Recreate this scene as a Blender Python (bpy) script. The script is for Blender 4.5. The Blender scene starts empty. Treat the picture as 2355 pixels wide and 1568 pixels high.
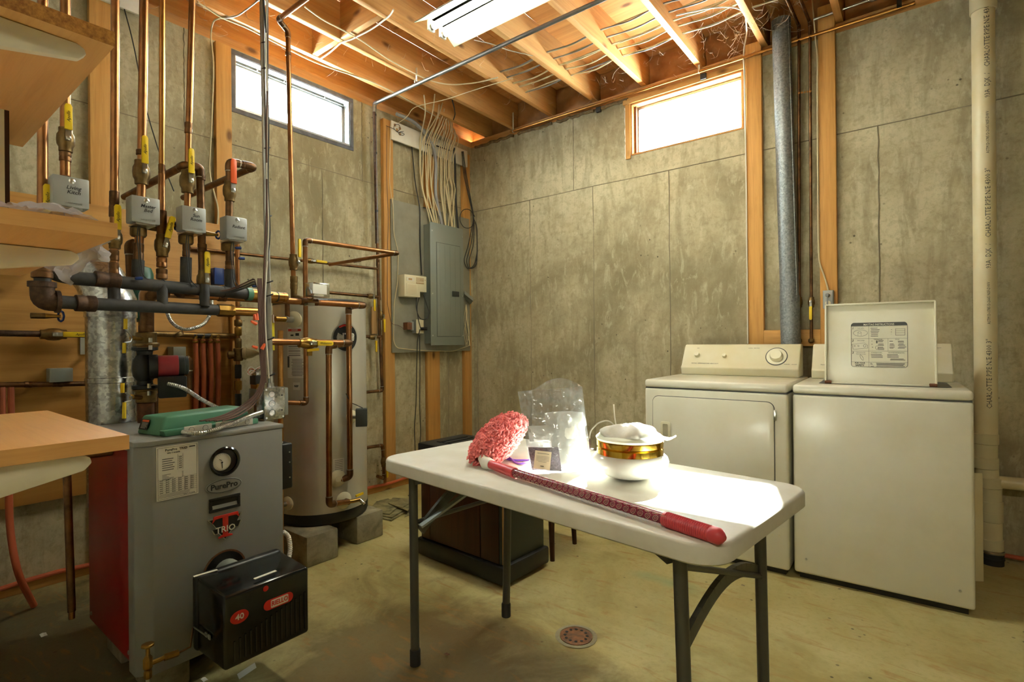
import bpy, bmesh, math, random
from mathutils import Vector, Matrix, noise as mnoise
random.seed(7)
S = bpy.context.scene
COL = S.collection
V = Vector
PI = math.pi

# ---------------------------------------------------------------- camera
F_PX, YAW, PITCH, ROLL = 1210.35, 0.66375, 0.0008, -0.0092
CAM = V((3.3015, -3.638, 1.1293))
IW, IH = 2355, 1568
_fw = V((-math.sin(YAW)*math.cos(PITCH), math.cos(YAW)*math.cos(PITCH), math.sin(PITCH)))
_r = V((math.cos(YAW), math.sin(YAW), 0)); _u = _r.cross(_fw)
CR = _r*math.cos(ROLL) + _u*math.sin(ROLL)
CU = -_r*math.sin(ROLL) + _u*math.cos(ROLL)
cd = bpy.data.cameras.new('camera'); cam = bpy.data.objects.new('camera', cd); COL.objects.link(cam)
cd.sensor_width = 36; cd.lens = F_PX*36/IW; cd.clip_start = .02
cam.matrix_world = Matrix(((CR.x, CU.x, -_fw.x, CAM.x), (CR.y, CU.y, -_fw.y, CAM.y), (CR.z, CU.z, -_fw.z, CAM.z), (0, 0, 0, 1)))
S.camera = cam

# ---------------------------------------------------------------- daylight and exposure
SUN_DIR = V((.62, -2.20, -1.90))            # from the window over the washers down onto the table
SUN_E, SKY_E = 110.0, 30.0
TUBE_E = 24.0
S.view_settings.view_transform = 'Standard'; S.view_settings.look = 'None'
S.view_settings.exposure = 1.7; S.view_settings.gamma = 1.0
S.view_settings.use_curve_mapping = False
S.cycles.use_light_tree = False; S.cycles.max_bounces = 6; S.cycles.diffuse_bounces = 4; S.cycles.glossy_bounces = 3; S.cycles.transmission_bounces = 4; S.cycles.transparent_max_bounces = 10
S.cycles.caustics_reflective = False; S.cycles.caustics_refractive = False
w = bpy.data.worlds.new('sky'); S.world = w; w.use_nodes = True
w.node_tree.nodes['Background'].inputs[0].default_value = (.93, .97, 1, 1)
w.node_tree.nodes['Background'].inputs[1].default_value = SKY_E
sd = bpy.data.lights.new('sun', 'SUN'); sd.energy = SUN_E; sd.angle = .02; sd.color = (1, .97, .92)
so = bpy.data.objects.new('sun', sd); COL.objects.link(so)
so.rotation_euler = SUN_DIR.to_track_quat('-Z', 'Y').to_euler(); so.location = (1, 4, 6)

# ---------------------------------------------------------------- helpers
def P(x, y, X=None, Y=None, Z=None, D=None):
    """a point of the room, measured on a known plane"""
    d = _fw + CR*((x-IW/2)/F_PX) - CU*((y-IH/2)/F_PX)
    if X is not None: t = (X-CAM.x)/d.x
    elif Y is not None: t = (Y-CAM.y)/d.y
    elif Z is not None: t = (Z-CAM.z)/d.z
    else: t = D
    return CAM + d*t

WM = {}
def thing(name, label, cat, loc=(0, 0, 0), rz=0, group=None, kind=None):
    o = bpy.data.objects.new(name, None); COL.objects.link(o)
    o.empty_display_size = .05
    o.location = loc; o.rotation_euler = (0, 0, rz)
    WM[o.name] = Matrix.Translation(V(loc)) @ Matrix.Rotation(rz, 4, 'Z')
    tag(o, label, cat, group, kind)
    return o
def tag(o, label=None, cat=None, group=None, kind=None):
    if label: o['label'] = label
    if cat: o['category'] = cat
    if group: o['group'] = group
    if kind: o['kind'] = kind
    return o

class MB:
    def __init__(s): s.v = []; s.f = []
    def add(s, vs, fs):
        b = len(s.v); s.v += [V(q) for q in vs]; s.f += [tuple(i+b for i in f) for f in fs]; return s
    def box(s, a, b):
        x0, y0, z0 = a; x1, y1, z1 = b
        return s.add([(x0,y0,z0),(x1,y0,z0),(x1,y1,z0),(x0,y1,z0),(x0,y0,z1),(x1,y0,z1),(x1,y1,z1),(x0,y1,z1)],
                     [(0,3,2,1),(4,5,6,7),(0,1,5,4),(1,2,6,5),(2,3,7,6),(3,0,4,7)])
    def hexa(s, p):   # 4 bottom + 4 top points
        return s.add(p, [(0,3,2,1),(4,5,6,7),(0,1,5,4),(1,2,6,5),(2,3,7,6),(3,0,4,7)])
    def bar(s, a, b, w, h, up=(0, 0, 1)):
        a, b = V(a), V(b); d = (b-a).normalized(); up = V(up)
        if abs(d.dot(up)) > .95: up = V((1, 0, 0))
        x = d.cross(up).normalized()*w/2; y = x.cross(d).normalized()*h/2
        return s.hexa([a-x-y, a+x-y, b+x-y, b-x-y, a-x+y, a+x+y, b+x+y, b-x+y])
    def tube(s, pts, r, n=10, fil=0, cap=True, rs=None):
        pts = [V(q) for q in pts]
        if fil:
            out = [pts[0]]
            for i in range(1, len(pts)-1):
                a, b, c = pts[i-1], pts[i], pts[i+1]
                u1 = (a-b); u2 = (c-b); l = min(fil, u1.length*.49, u2.length*.49)
                u1 = b+u1.normalized()*l; u2 = b+u2.normalized()*l
                for k in range(6):
                    t = k/5; out.append((1-t)**2*u1 + 2*t*(1-t)*b + t*t*u2)
            out.append(pts[-1]); pts = out
        m = len(pts); base = len(s.v)
        d0 = (pts[1]-pts[0]).normalized()
        nrm = d0.orthogonal().normalized()
        for i, p in enumerate(pts):
            if i == 0: d = d0
            elif i == m-1: d = (pts[i]-pts[i-1]).normalized()
            else:
                d = (pts[i+1]-pts[i]).normalized()+(pts[i]-pts[i-1]).normalized()
                d = d.normalized() if d.length > 1e-6 else d0
            nrm = (nrm-d*nrm.dot(d)).normalized(); bi = d.cross(nrm)
            rr = rs[i] if rs else r
            for k in range(n):
                a = 2*PI*k/n; s.v.append(p+nrm*(rr*math.cos(a))+bi*(rr*math.sin(a)))
        for i in range(m-1):
            for k in range(n):
                k2 = (k+1) % n
                s.f.append((base+i*n+k, base+i*n+k2, base+(i+1)*n+k2, base+(i+1)*n+k))
        if cap:
            s.f.append(tuple(base+k for k in reversed(range(n))))
            s.f.append(tuple(base+(m-1)*n+k for k in range(n)))
        return s
    def cyl(s, a, b, r, n=14, r2=None): return s.tube([a, b], r, n, rs=[r, r if r2 is None else r2])
    def lathe(s, prof, o, ax=(0, 0, 1), n=24, cap=True):
        o = V(o); ax = V(ax).normalized(); nn = ax.orthogonal().normalized(); bi = ax.cross(nn); base = len(s.v); m = len(prof)
        for (r, h) in prof:
            for k in range(n):
                a = 2*PI*k/n; s.v.append(o+ax*h+nn*(r*math.cos(a))+bi*(r*math.sin(a)))
        for i in range(m-1):
            for k in range(n):
                k2 = (k+1) % n; s.f.append((base+i*n+k, base+i*n+k2, base+(i+1)*n+k2, base+(i+1)*n+k))
        if cap:
            s.f.append(tuple(base+k for k in reversed(range(n)))); s.f.append(tuple(base+(m-1)*n+k for k in range(n)))
        return s
    def prism(s, pts, e):   # planar polygon extruded along e
        pts = [V(q) for q in pts]; e = V(e); n = len(pts)
        return s.add(pts+[q+e for q in pts], [tuple(reversed(range(n))), tuple(range(n, 2*n))]+[(i, (i+1) % n, (i+1) % n+n, i+n) for i in range(n)])
    def grid(s, fn, nu, nv, wrap=False):
        base = len(s.v)
        for i in range(nu+1):
            for j in range(nv+(0 if wrap else 1)): s.v.append(V(fn(i/nu, j/nv)))
        w_ = nv if wrap else nv+1
        for i in range(nu):
            for j in range(nv):
                j2 = (j+1) % w_
                s.f.append((base+i*w_+j, base+(i+1)*w_+j, base+(i+1)*w_+j2, base+i*w_+j2))
        return s
    def build(s, name, mat, parent=None, smooth=35, bevel=0, seg=2, local=False, **tg):
        vs = s.v
        loc = V((0, 0, 0))
        if parent is not None:
            if not local:
                inv = WM[parent.name].inverted(); vs = [inv @ q for q in vs]
        else:
            n = len(vs); loc = V((sum(q.x for q in vs)/n, sum(q.y for q in vs)/n, min(q.z for q in vs)))
            vs = [q-loc for q in vs]
        me = bpy.data.meshes.new(name); me.from_pydata([tuple(q) for q in vs], [], s.f)
        bm = bmesh.new(); bm.from_mesh(me)
        bmesh.ops.recalc_face_normals(bm, faces=bm.faces)
        if bevel:
            ed = [e for e in bm.edges if len(e.link_faces) == 2 and e.calc_face_angle(0) > .5]
            bmesh.ops.bevel(bm, geom=ed, offset=bevel, segments=seg, affect='EDGES', profile=.5)
        bm.to_mesh(me); bm.free()
        if smooth:
            for q in me.polygons: q.use_smooth = True
            me.set_sharp_from_angle(angle=math.radians(smooth))
        me.materials.append(MATS[mat] if isinstance(mat, str) else mat)
        o = bpy.data.objects.new(name, me); COL.objects.link(o)
        o.location = loc
        if parent is not None: o.parent = parent; WM[o.name] = WM[parent.name].copy()
        else: WM[o.name] = Matrix.Translation(loc)
        tag(o, tg.get('label'), tg.get('cat'), tg.get('group'), tg.get('kind'))
        return o

def dup(root, delta=(0, 0, 0), label=None):
    def cp(o, par):
        c = o.copy(); COL.objects.link(c); c.parent = par
        for k in list(o.children): cp(k, c)
        return c
    r = cp(root, None); r.location = root.location+V(delta)
    WM[r.name] = Matrix.Translation(V(delta)) @ WM[root.name]
    if label: r['label'] = label
    return r

def text(body, size, o, right, up, mat, parent, name='lettering', align='CENTER', depth=.0004, off=0, shear=0, wx=1, wrapR=None, lh=1):
    cu = bpy.data.curves.new('t', 'FONT'); cu.body = body; cu.size = size; cu.align_x = align; cu.align_y = 'CENTER'
    cu.extrude = depth/2; cu.offset = off; cu.shear = shear; cu.resolution_u = 2; cu.space_line = lh
    to = bpy.data.objects.new('t', cu); COL.objects.link(to)
    dg = bpy.context.evaluated_depsgraph_get(); dg.update()
    me = bpy.data.meshes.new_from_object(to.evaluated_get(dg))
    bpy.data.objects.remove(to); bpy.data.curves.remove(cu)
    o = V(o); right = V(right).normalized(); up = V(up); up = (up-right*up.dot(right)).normalized(); n = right.cross(up)
    m = MB()
    if wrapR:  # wrap onto a cylinder of radius wrapR whose axis is 'up'; o lies on the axis side
        vs = []
        for q in me.vertices:
            a = q.co.x*wx/wrapR; rr = wrapR+q.co.z
            vs.append(o+up*q.co.y+right*(rr*math.sin(a))+n*(rr*math.cos(a)))
    else: vs = [o+right*(q.co.x*wx)+up*q.co.y+n*q.co.z for q in me.vertices]
    m.add(vs, [tuple(p.vertices) for p in me.polygons]); bpy.data.meshes.remove(me)
    return m.build(name, mat, parent, smooth=0)

# ---------------------------------------------------------------- materials
MATS = {}
def lin(h):
    if isinstance(h, str):
        c = [int(h[i:i+2], 16)/255 for i in (0, 2, 4)]
        return tuple(x/12.92 if x <= .04045 else ((x+.055)/1.055)**2.4 for x in c)+(1,)
    return tuple(h)+(1,) if len(h) == 3 else h
class N:
    def __init__(s, name):
        s.m = bpy.data.materials.new(name); s.m.use_nodes = True; s.t = s.m.node_tree
        s.b = s.t.nodes['Principled BSDF']; MATS[name] = s.m
        s.co = s.n('ShaderNodeTexCoord').outputs['Object']
    def n(s, ty, **kw):
        q = s.t.nodes.new(ty)
        for k, v in kw.items(): setattr(q, k, v)
        return q
    def l(s, a, b): s.t.links.new(a, b)
    def map(s, sc, co=None, loc=None):
        q = s.n('ShaderNodeMapping'); q.inputs['Scale'].default_value = sc
        if loc: q.inputs['Location'].default_value = loc
        s.l(co or s.co, q.inputs[0]); return q.outputs[0]
    def noise(s, sc, det=4, rough=.55, co=None, dist=0):
        q = s.n('ShaderNodeTexNoise'); q.inputs['Scale'].default_value = sc; q.inputs['Detail'].default_value = det
        q.inputs['Roughness'].default_value = rough; q.inputs['Distortion'].default_value = dist
        s.l(co or s.co, q.inputs['Vector']); return q.outputs['Fac']
    def ramp(s, fac, stops):
        q = s.n('ShaderNodeValToRGB'); e = q.color_ramp.elements
        while len(e) < len(stops): e.new(.5)
        for i, (p, c) in enumerate(stops):
            e[i].position = p; e[i].color = lin(c) if not isinstance(c, (int, float)) else (c, c, c, 1)
        s.l(fac, q.inputs[0]); return q.outputs[0]
    def mix(s, fac, a, b, mode='MIX'):
        q = s.n('ShaderNodeMix', data_type='RGBA', blend_type=mode)
        for v, i in ((fac, 0), (a, 6), (b, 7)):
            if isinstance(v, bpy.types.NodeSocket): s.l(v, q.inputs[i])
            elif i == 0: q.inputs[0].default_value = v
            else: q.inputs[i].default_value = lin(v)
        return q.outputs[2]
    def bump(s, h, st=.3, dist=.01):
        q = s.n('ShaderNodeBump'); q.inputs['Strength'].default_value = st; q.inputs['Distance'].default_value = dist
        s.l(h, q.inputs['Height']); s.l(q.outputs[0], s.b.inputs['Normal']); return q
    def set(s, col=None, rough=.5, metal=0, spec=.5, **kw):
        if col is not None:
            if isinstance(col, bpy.types.NodeSocket): s.l(col, s.b.inputs['Base Color'])
            else: s.b.inputs['Base Color'].default_value = lin(col)
        if isinstance(rough, bpy.types.NodeSocket): s.l(rough, s.b.inputs['Roughness'])
        else: s.b.inputs['Roughness'].default_value = rough
        s.b.inputs['Metallic'].default_value = metal; s.b.inputs['Specular IOR Level'].default_value = spec
        for k, v in kw.items(): s.b.inputs[k.replace('_', ' ')].default_value = v
        return s
def M(name, col, rough=.5, metal=0, col2=None, sc=25, amt=(.35, .65), bump=0, bsc=None, spec=.5, stretch=None, rnd=0, **kw):
    q = N(name)
    co = q.map(stretch) if stretch else q.co
    c = col
    if col2: c = q.ramp(q.noise(sc, 5, .6, co), [(amt[0], col2), (amt[1], col)])
    q.set(c, rough, metal, spec, **kw)
    if bump: q.bump(q.noise(bsc or sc*3, 4, .6, co), bump, .004)
    return q.m
def wood(name, a, b, c, axis=2, rough=.6, knots=True, fine=70):
    q = N(name)
    rnd = q.n('ShaderNodeObjectInfo').outputs['Random']
    add = q.n('ShaderNodeVectorMath', operation='ADD'); q.l(q.co, add.inputs[0])
    mul = q.n('ShaderNodeMath', operation='MULTIPLY'); q.l(rnd, mul.inputs[0]); mul.inputs[1].default_value = 37
    q.l(mul.outputs[0], add.inputs[1])
    sc = [1, 1, 1]; sc[axis] = .045
    co = q.map(sc, add.outputs[0])
    g = q.noise(fine, 5, .65, co, .6); g2 = q.noise(9, 2, .5, co, 1.2)
    col = q.ramp(g2, [(.25, b), (.7, a)])
    col = q.mix(q.ramp(g, [(.45, 0.0), (.8, .55)]), col, c)
    if knots:
        vo = q.n('ShaderNodeTexVoronoi'); ks = [5.5, 5.5, 5.5]; ks[axis] = 2.6
        q.l(q.map(ks, add.outputs[0]), vo.inputs['Vector']); vo.inputs['Scale'].default_value = 1
        col = q.mix(q.ramp(vo.outputs['Distance'], [(.05, .85), (.13, 0.0)]), col, '5a3416')
    hv = q.n('ShaderNodeHueSaturation'); q.l(col, hv.inputs['Color'])
    mr = q.n('ShaderNodeMapRange'); q.l(rnd, mr.inputs[0]); mr.inputs[3].default_value = .86; mr.inputs[4].default_value = 1.1
    q.l(mr.outputs[0], hv.inputs['Value'])
    q.set(hv.outputs[0], rough, 0, .3); q.bump(g, .12, .003)
def concrete(name, base, dark, light, streak=True, blot=1.1, rough=.88, ochre=None):
    q = N(name)
    g = q.n('ShaderNodeNewGeometry').outputs['Position']
    big = q.noise(blot, 6, .62, g, .5)
    col = q.ramp(big, [(.34, dark), (.5, base), (.68, light)])
    if streak:
        st = q.noise(5, 8, .68, q.map((2.0, 2.0, .40), g), .6)
        col = q.mix(q.ramp(st, [(.49, 0.0), (.63, .55)]), col, dark)
        st2 = q.noise(6, 9, .72, q.map((3.2, 3.2, 1.1), g, (3, 5, 1)), .8)
        col = q.mix(q.ramp(st2, [(.525, 0.0), (.62, .5)]), col, light)
        mo = q.noise(16, 8, .75, g, .3)
        col = q.mix(q.ramp(mo, [(.36, .5), (.50, 0.0)]), col, dark)
    if ochre:
        oc = q.noise(1.7, 5, .6, q.map((1, 1, 1), g, (7, 2, 0)), .8)
        col = q.mix(q.ramp(oc, [(.5, 0.0), (.72, .55)]), col, ochre)
    fine = q.noise(45, 4, .7, g)
    col = q.mix(q.ramp(fine, [(.25, .5), (.5, 0.0)]), col, dark)
    vo = q.n('ShaderNodeTexVoronoi'); vo.inputs['Scale'].default_value = 17; q.l(g, vo.inputs['Vector'])
    pit = q.ramp(vo.outputs['Distance'], [(.07, .8), (.12, 0.0)])
    msk = q.ramp(q.noise(3.1, 3, .5, g), [(.5, 0.0), (.62, 1.0)])
    pm = q.n('ShaderNodeMath', operation='MULTIPLY'); q.l(pit, pm.inputs[0]); q.l(msk, pm.inputs[1])
    col = q.mix(pm.outputs[0], col, '3b372c')
    q.set(col, rough, 0, .25)
    q.bump(q.mix(.35, fine, q.noise(9, 5, .6, g)), .25, .01)
    return q
concrete('concrete_wall', 'b0a687', '897f62', 'c6bd9f')
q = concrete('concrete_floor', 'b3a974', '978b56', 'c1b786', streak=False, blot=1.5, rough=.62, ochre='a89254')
# old water stains spreading from the floor drain; shade round the boiler painted in
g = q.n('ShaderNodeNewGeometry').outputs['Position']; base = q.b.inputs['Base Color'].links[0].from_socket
def stain_shade(cx, cy, rx, ry, r0, r1, amt, colr, base):
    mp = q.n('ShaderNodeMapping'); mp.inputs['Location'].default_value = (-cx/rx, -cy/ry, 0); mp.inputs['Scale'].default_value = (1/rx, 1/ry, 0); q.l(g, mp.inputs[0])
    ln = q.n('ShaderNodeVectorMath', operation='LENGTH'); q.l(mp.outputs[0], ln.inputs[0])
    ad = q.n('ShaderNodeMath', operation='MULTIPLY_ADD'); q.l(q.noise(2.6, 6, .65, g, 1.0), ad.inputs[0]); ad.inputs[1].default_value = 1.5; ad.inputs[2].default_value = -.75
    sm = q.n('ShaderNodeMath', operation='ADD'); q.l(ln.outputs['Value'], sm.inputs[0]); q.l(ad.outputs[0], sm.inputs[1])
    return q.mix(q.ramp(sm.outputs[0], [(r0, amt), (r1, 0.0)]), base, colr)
base = stain_shade(1.85, -2.45, .95, .68, .45, 1.0, .8, '5a4828', base)
base = stain_shade(2.0, -2.05, .55, .45, .2, .95, .45, '6a4f22', base)
base = stain_shade(.75, -3.35, 1.0, .8, .6, 1.0, .8, '3c3326', base)  # shade on the floor by the boiler, painted in as dark brown
base = stain_shade(2.36, -1.26, .26, .07, .1, .9, .5, '7fa07c', base)
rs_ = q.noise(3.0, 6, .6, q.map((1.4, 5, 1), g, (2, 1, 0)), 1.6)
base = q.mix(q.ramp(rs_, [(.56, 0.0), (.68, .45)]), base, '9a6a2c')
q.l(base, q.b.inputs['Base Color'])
concrete('concrete_block', '8f866c', '6b634c', 'a39a80', streak=False, blot=6)
concrete('slate', '8d8560', '625c40', 'a09870', streak=False, blot=9)
for ax, nm in ((0, 'x'), (1, 'y'), (2, 'z')):
    wood('pine_'+nm, 'd6a466', 'c58c4e', '9c6430', ax)
    wood('stud_'+nm, 'd1a05c', 'c08b48', '96642f', ax)
    wood('laminate_'+nm, 'd8a566', 'd09a5a', 'ba8248', ax, .45, False, 90)
    wood('darkwood_'+nm, '4a2a17', '3a1f10', '241208', ax, .4, False, 60)
wood('plywood', 'c0904c', 'ab7a3a', '865a26', 1, .55, True, 40)
wood('subfloor', 'd39b5c', 'c1854a', '9c6634', 0, .7, True, 30)
M('particle', 'c48a3c', .8, col2='8e5a20', sc=160, bump=.4)
M('kraft', 'b08150', .75, col2='916339', sc=7, bump=.5, bsc=12)
M('copper', 'a9764a', .34, 1, col2='86603f', sc=14, amt=(.3, .6))
M('copper_old', '8a6442', .45, 1, col2='55402f', sc=16, amt=(.35, .7))
M('copper_bright', 'c49253', .3, 1, col2='a97840', sc=10)
M('brass', 'b08a45', .33, 1, col2='8a6a35', sc=20)
M('bronze', '8f7448', .48, .9, col2='6a5535', sc=30, bump=.1)
M('solder', 'b9b3a4', .4, 1)
M('iron', '5e4634', .6, .6, col2='3c2c22', sc=40, bump=.2)
M('black_pipe', '2c2b2b', .62, 0, col2='3f3c38', sc=18, bump=.15)
M('steel', 'c4c4bf', .28, 1)
M('chrome', 'd4d6d8', .15, 1)
M('emt', 'b9bab6', .33, 1, col2='9a9b98', sc=8)
M('gray_steel', '8f938c', .45, .2)
M('panel_gray', '7f857c', .42, .1)
M('board_gray', '908d7c', .75, col2='807c6a', sc=5)
M('yellow', 'e6c21c', .42)
M('yellow_tag', 'd8c620', .5)
M('orange', 'e8622a', .45)
M('ink', '1c1c1c', .6)
M('ink_soft', '4a4a48', .6)
M('white_paint', 'dedacb', .55, col2='cfc9b6', sc=6)
M('bracket_white', 'ddd5bf', .45)
M('enamel', 'dedbcb', .22, col2='d6d1bb', sc=2.2, amt=(.3, .55), spec=.5)
M('console', 'dcd8c4', .35, col2='d3ccaa', sc=3)
M('lidwhite', 'e2e0d2', .3, col2='d9d3b8', sc=3)
M('pvc', 'e2d8b8', .38, col2='d8c99c', sc=4)
M('pvc_fit', 'cfc5a0', .45)
M('rubber', '232321', .65)
M('black', '141414', .4)
M('black_gloss', '101212', .16, spec=.6)
M('boiler_gray', '898883', .42, col2='82817b', sc=3)
M('boiler_red', '8e1712', .38, col2='7c120e', sc=2)
M('red', 'c4281e', .4)
M('pump_red', 'a2383f', .35)
M('label_white', 'dcd8cb', .5)
M('valve_gray', 'a2a4a0', .4, .3)
M('tank', 'c9c4b4', .34, .4, col2='bdb7a6', sc=2, stretch=(3, 3, .1))
M('cable_cream', 'cdbf98', .5)
M('cable_white', 'd8d3c4', .5)
M('cable_black', '20201e', .5)
M('cable_gray', '8f9090', .5)
M('wire_brown', '5c4034', .5)
M('plastic_cream', 'd8d0b0', .4)
M('blue', '1f3a7a', .4)
M('green_box', '4d8468', .42, col2='43785c', sc=5)
M('green_tank', '2e5a44', .4)
M('pex', 'b5623e', .5, col2='a85738', sc=12)
M('pex_red', 'c2603c', .5)
M('table_white', 'd9d6cc', .5, col2='ccc8ba', sc=7, bump=.05, bsc=220)
M('table_leg', '55544e', .42, .5)
M('duster', 'ee8f8d', .9, col2='e0716f', sc=60)
M('coral', 'cf4a50', .4)
M('grip', 'c8434c', .4)
M('lavender', '9a8d98', .8, col2='6a5f6c', sc=180, bump=.3)
M('paper_label', 'd9c6a8', .6)
M('globe_glass', 'f2f0ea', .12, spec=.6)
M('gold', 'd8b24a', .1, 1)
M('purple', '7a55c0', .5)
M('cotton', 'f0eee8', .8, col2='dedbd2', sc=20)
M('vinyl', '2c3230', .45)
M('drain', '8a5a34', .6, .4, col2='5c4632', sc=40)
M('aluminium', 'a9adae', .35, .9)
M('mortar', '6f7076', .85, col2='5c5d62', sc=20, bump=.3)
M('fixture_white', 'dfe0cc', .4)
M('reflector', 'a4aa94', .4)
M('seam', '857c66', .9)
M('ceiling_iron', '86847e', .42, .8)
M('web', 'd8cdb8', .9)
M('foam', '8a7350', .9, col2='5e4c34', sc=20, bump=.6)
M('shim', 'b08a58', .7)
M('recess', 'a09880', .5)
M('rust', '7a4a28', .8, col2='5a3a24', sc=50)
q = N('galvanized'); vo = q.n('ShaderNodeTexVoronoi'); vo.inputs['Scale'].default_value = 95; q.l(q.co, vo.inputs['Vector'])
sh = q.ramp(vo.outputs['Color'], [(.2, 'a5a9ab'), (.8, 'd5d8d8')]); q.set(sh, .24, .95); q.bump(vo.outputs['Distance'], .06, .003)
q = N('duct_gray'); vo = q.n('ShaderNodeTexVoronoi'); vo.inputs['Scale'].default_value = 120; q.l(q.co, vo.inputs['Vector'])
q.set(q.ramp(vo.outputs['Color'], [(.1, '767b7d'), (.9, '9a9fa0')]), .5, .6)
q = N('tubeglow'); q.set('f8f8ee', .4); q.b.inputs['Emission Color'].default_value = (1, .97, .79, 1); q.b.inputs['Emission Strength'].default_value = TUBE_E
def clear(name, tint, mixf, rough=.05, bump=0):
    q = N(name); q.t.nodes.remove(q.b)
    tr = q.n('ShaderNodeBsdfTransparent'); tr.inputs[0].default_value = lin(tint)
    gl = q.n('ShaderNodeBsdfGlossy'); gl.inputs['Roughness'].default_value = rough
    fr = q.n('ShaderNodeLayerWeight'); fr.inputs['Blend'].default_value = .35
    mr = q.n('ShaderNodeMapRange'); q.l(fr.outputs['Facing'], mr.inputs[0]); mr.inputs[3].default_value = mixf; mr.inputs[4].default_value = .6
    mx = q.n('ShaderNodeMixShader'); q.l(mr.outputs[0], mx.inputs[0]); q.l(tr.outputs[0], mx.inputs[1]); q.l(gl.outputs[0], mx.inputs[2])
    q.l(mx.outputs[0], q.t.nodes['Material Output'].inputs[0])
    return q, mx
clear('pane', 'f4faf8', .03)
q, mx = clear('clear_plastic', 'eef0f4', .1, .15)
df = q.n('ShaderNodeBsdfDiffuse'); df.inputs[0].default_value = lin('e8e4f0'); m2 = q.n('ShaderNodeMixShader'); m2.inputs[0].default_value = .38
q.l(mx.outputs[0], m2.inputs[1]); q.l(df.outputs[0], m2.inputs[2]); q.l(m2.outputs[0], q.t.nodes['Material Output'].inputs[0])
q, mx = clear('zip_bag', 'f2f4f6', .08, .08)
df = q.n('ShaderNodeBsdfDiffuse'); df.inputs[0].default_value = lin('e8eaec'); m2 = q.n('ShaderNodeMixShader'); m2.inputs[0].default_value = .1
q.l(mx.outputs[0], m2.inputs[1]); q.l(df.outputs[0], m2.inputs[2]); q.l(m2.outputs[0], q.t.nodes['Material Output'].inputs[0])
# dotted medallion sleeve of the duster pole: u along the pole (object x), angle around
q = N('sleeve'); sx = q.n('ShaderNodeSeparateXYZ'); q.l(q.co, sx.inputs[0])
q.set(q.ramp(q.noise(300, 2, .5), [(.4, '6f1f36'), (.65, '9a3048')]), .25, 0, .5)
# ================================================================ structure
HW, JZ, JT = 2.93, 2.985, 3.22
TH = .10
def wall_with_hole(ax, lo, hi, h0, h1, z0, z1):
    m = MB()
    def b(a0, a1, c0, c1):
        if ax == 'x': m.box((a0, 0, c0), (a1, TH, c1))
        else: m.box((-TH, a0, c0), (0, a1, c1))
    b(lo, h0, 0, HW); b(h1, hi, 0, HW); b(h0, h1, 0, z0); b(h0, h1, z1, HW)
    return m
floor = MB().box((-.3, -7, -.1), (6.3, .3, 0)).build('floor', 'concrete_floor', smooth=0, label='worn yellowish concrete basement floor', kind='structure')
W1 = (-2.145, -1.318, 2.572, 2.905); W2 = (1.597, 2.39, 2.50, 2.885)
wl = wall_with_hole('y', -6.9, TH, *W1).build('wall_left', 'concrete_wall', smooth=0, label='stained poured concrete wall behind the boiler and electrical panel', kind='structure')
wb = wall_with_hole('x', 0, 6.1, *W2).build('wall_back', 'concrete_wall', smooth=0, label='stained poured concrete wall behind the washer and dryer', kind='structure')
MB().box((6.1, -6.9, 0), (6.2, TH, JT)).build('wall_right', 'concrete_wall', smooth=0, label='concrete wall out of view to the right', kind='structure')
MB().box((-TH, -7.0, 0), (6.2, -6.9, JT)).build('wall_front', 'concrete_wall', smooth=0, label='concrete wall behind the camera', kind='structure')
MB().box((0, -3.82, 0), (2.60, -3.72, JZ)).build('wall_shelves', 'white_paint', smooth=0, label='painted partition that carries the wall shelves', kind='structure')
# form seams: thin fins left on the concrete where the form panels met
def fin(par, a, b):
    m = MB(); a, b = V(a), V(b); n = 26; pts = []
    for i in range(n+1):
        q = a.lerp(b, i/n); q += V((random.uniform(-.0025, .0025), random.uniform(-.0025, .0025), random.uniform(-.002, .002))); pts.append(q)
    m.tube(pts, .0035, 5).build('form_seam', 'seam', par)
ZS = 2.335
fin(wb, (0, 0, ZS), (6, 0, ZS)); fin(wl, (0, -6.8, ZS+.01), (0, -.0, ZS+.01))
for k in range(10): fin(wb, (.052+.611*k, 0, 0), (.052+.611*k, 0, ZS))
for k in range(9): fin(wl, (0, -.33-.611*k, 0), (0, -.33-.611*k, ZS))
fin(wl, (0, -1.22, ZS), (0, -1.22, HW)); fin(wl, (0, -2.42, ZS), (0, -2.42, HW)); fin(wb, (1.1, 0, ZS), (1.1, 0, HW))
# studs on the left wall
for y0, y1, z1, x1 in ((-2.862, -2.773, 2.90, .038), (-2.266, -2.177, 2.915, .038), (-1.049, -.955, 2.86, .038), (-.607, -.47, 2.70, .038), (-.157, -.068, 2.84, .038)):
    MB().box((0, y0, .04), (x1, y1, z1)).build('stud', 'stud_z', wl, bevel=.003)
MB().box((0, -6.8, 0), (.05, -.0, .042)).build('bottom_plate', 'stud_y', wl, bevel=.003)
# studs on the back wall
for x0, x1, z0, z1 in ((2.412, 2.506, .02, 3.02), (2.818, 2.906, .02, 3.10)):
    MB().box((x0, -.038, z0), (x1, 0, z1)).build('stud', 'stud_z', wb, bevel=.003)
MB().box((2.506, -.038, 1.085), (2.818, 0, 1.185)).build('stud_block', 'stud_x', wb, bevel=.003)
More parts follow.
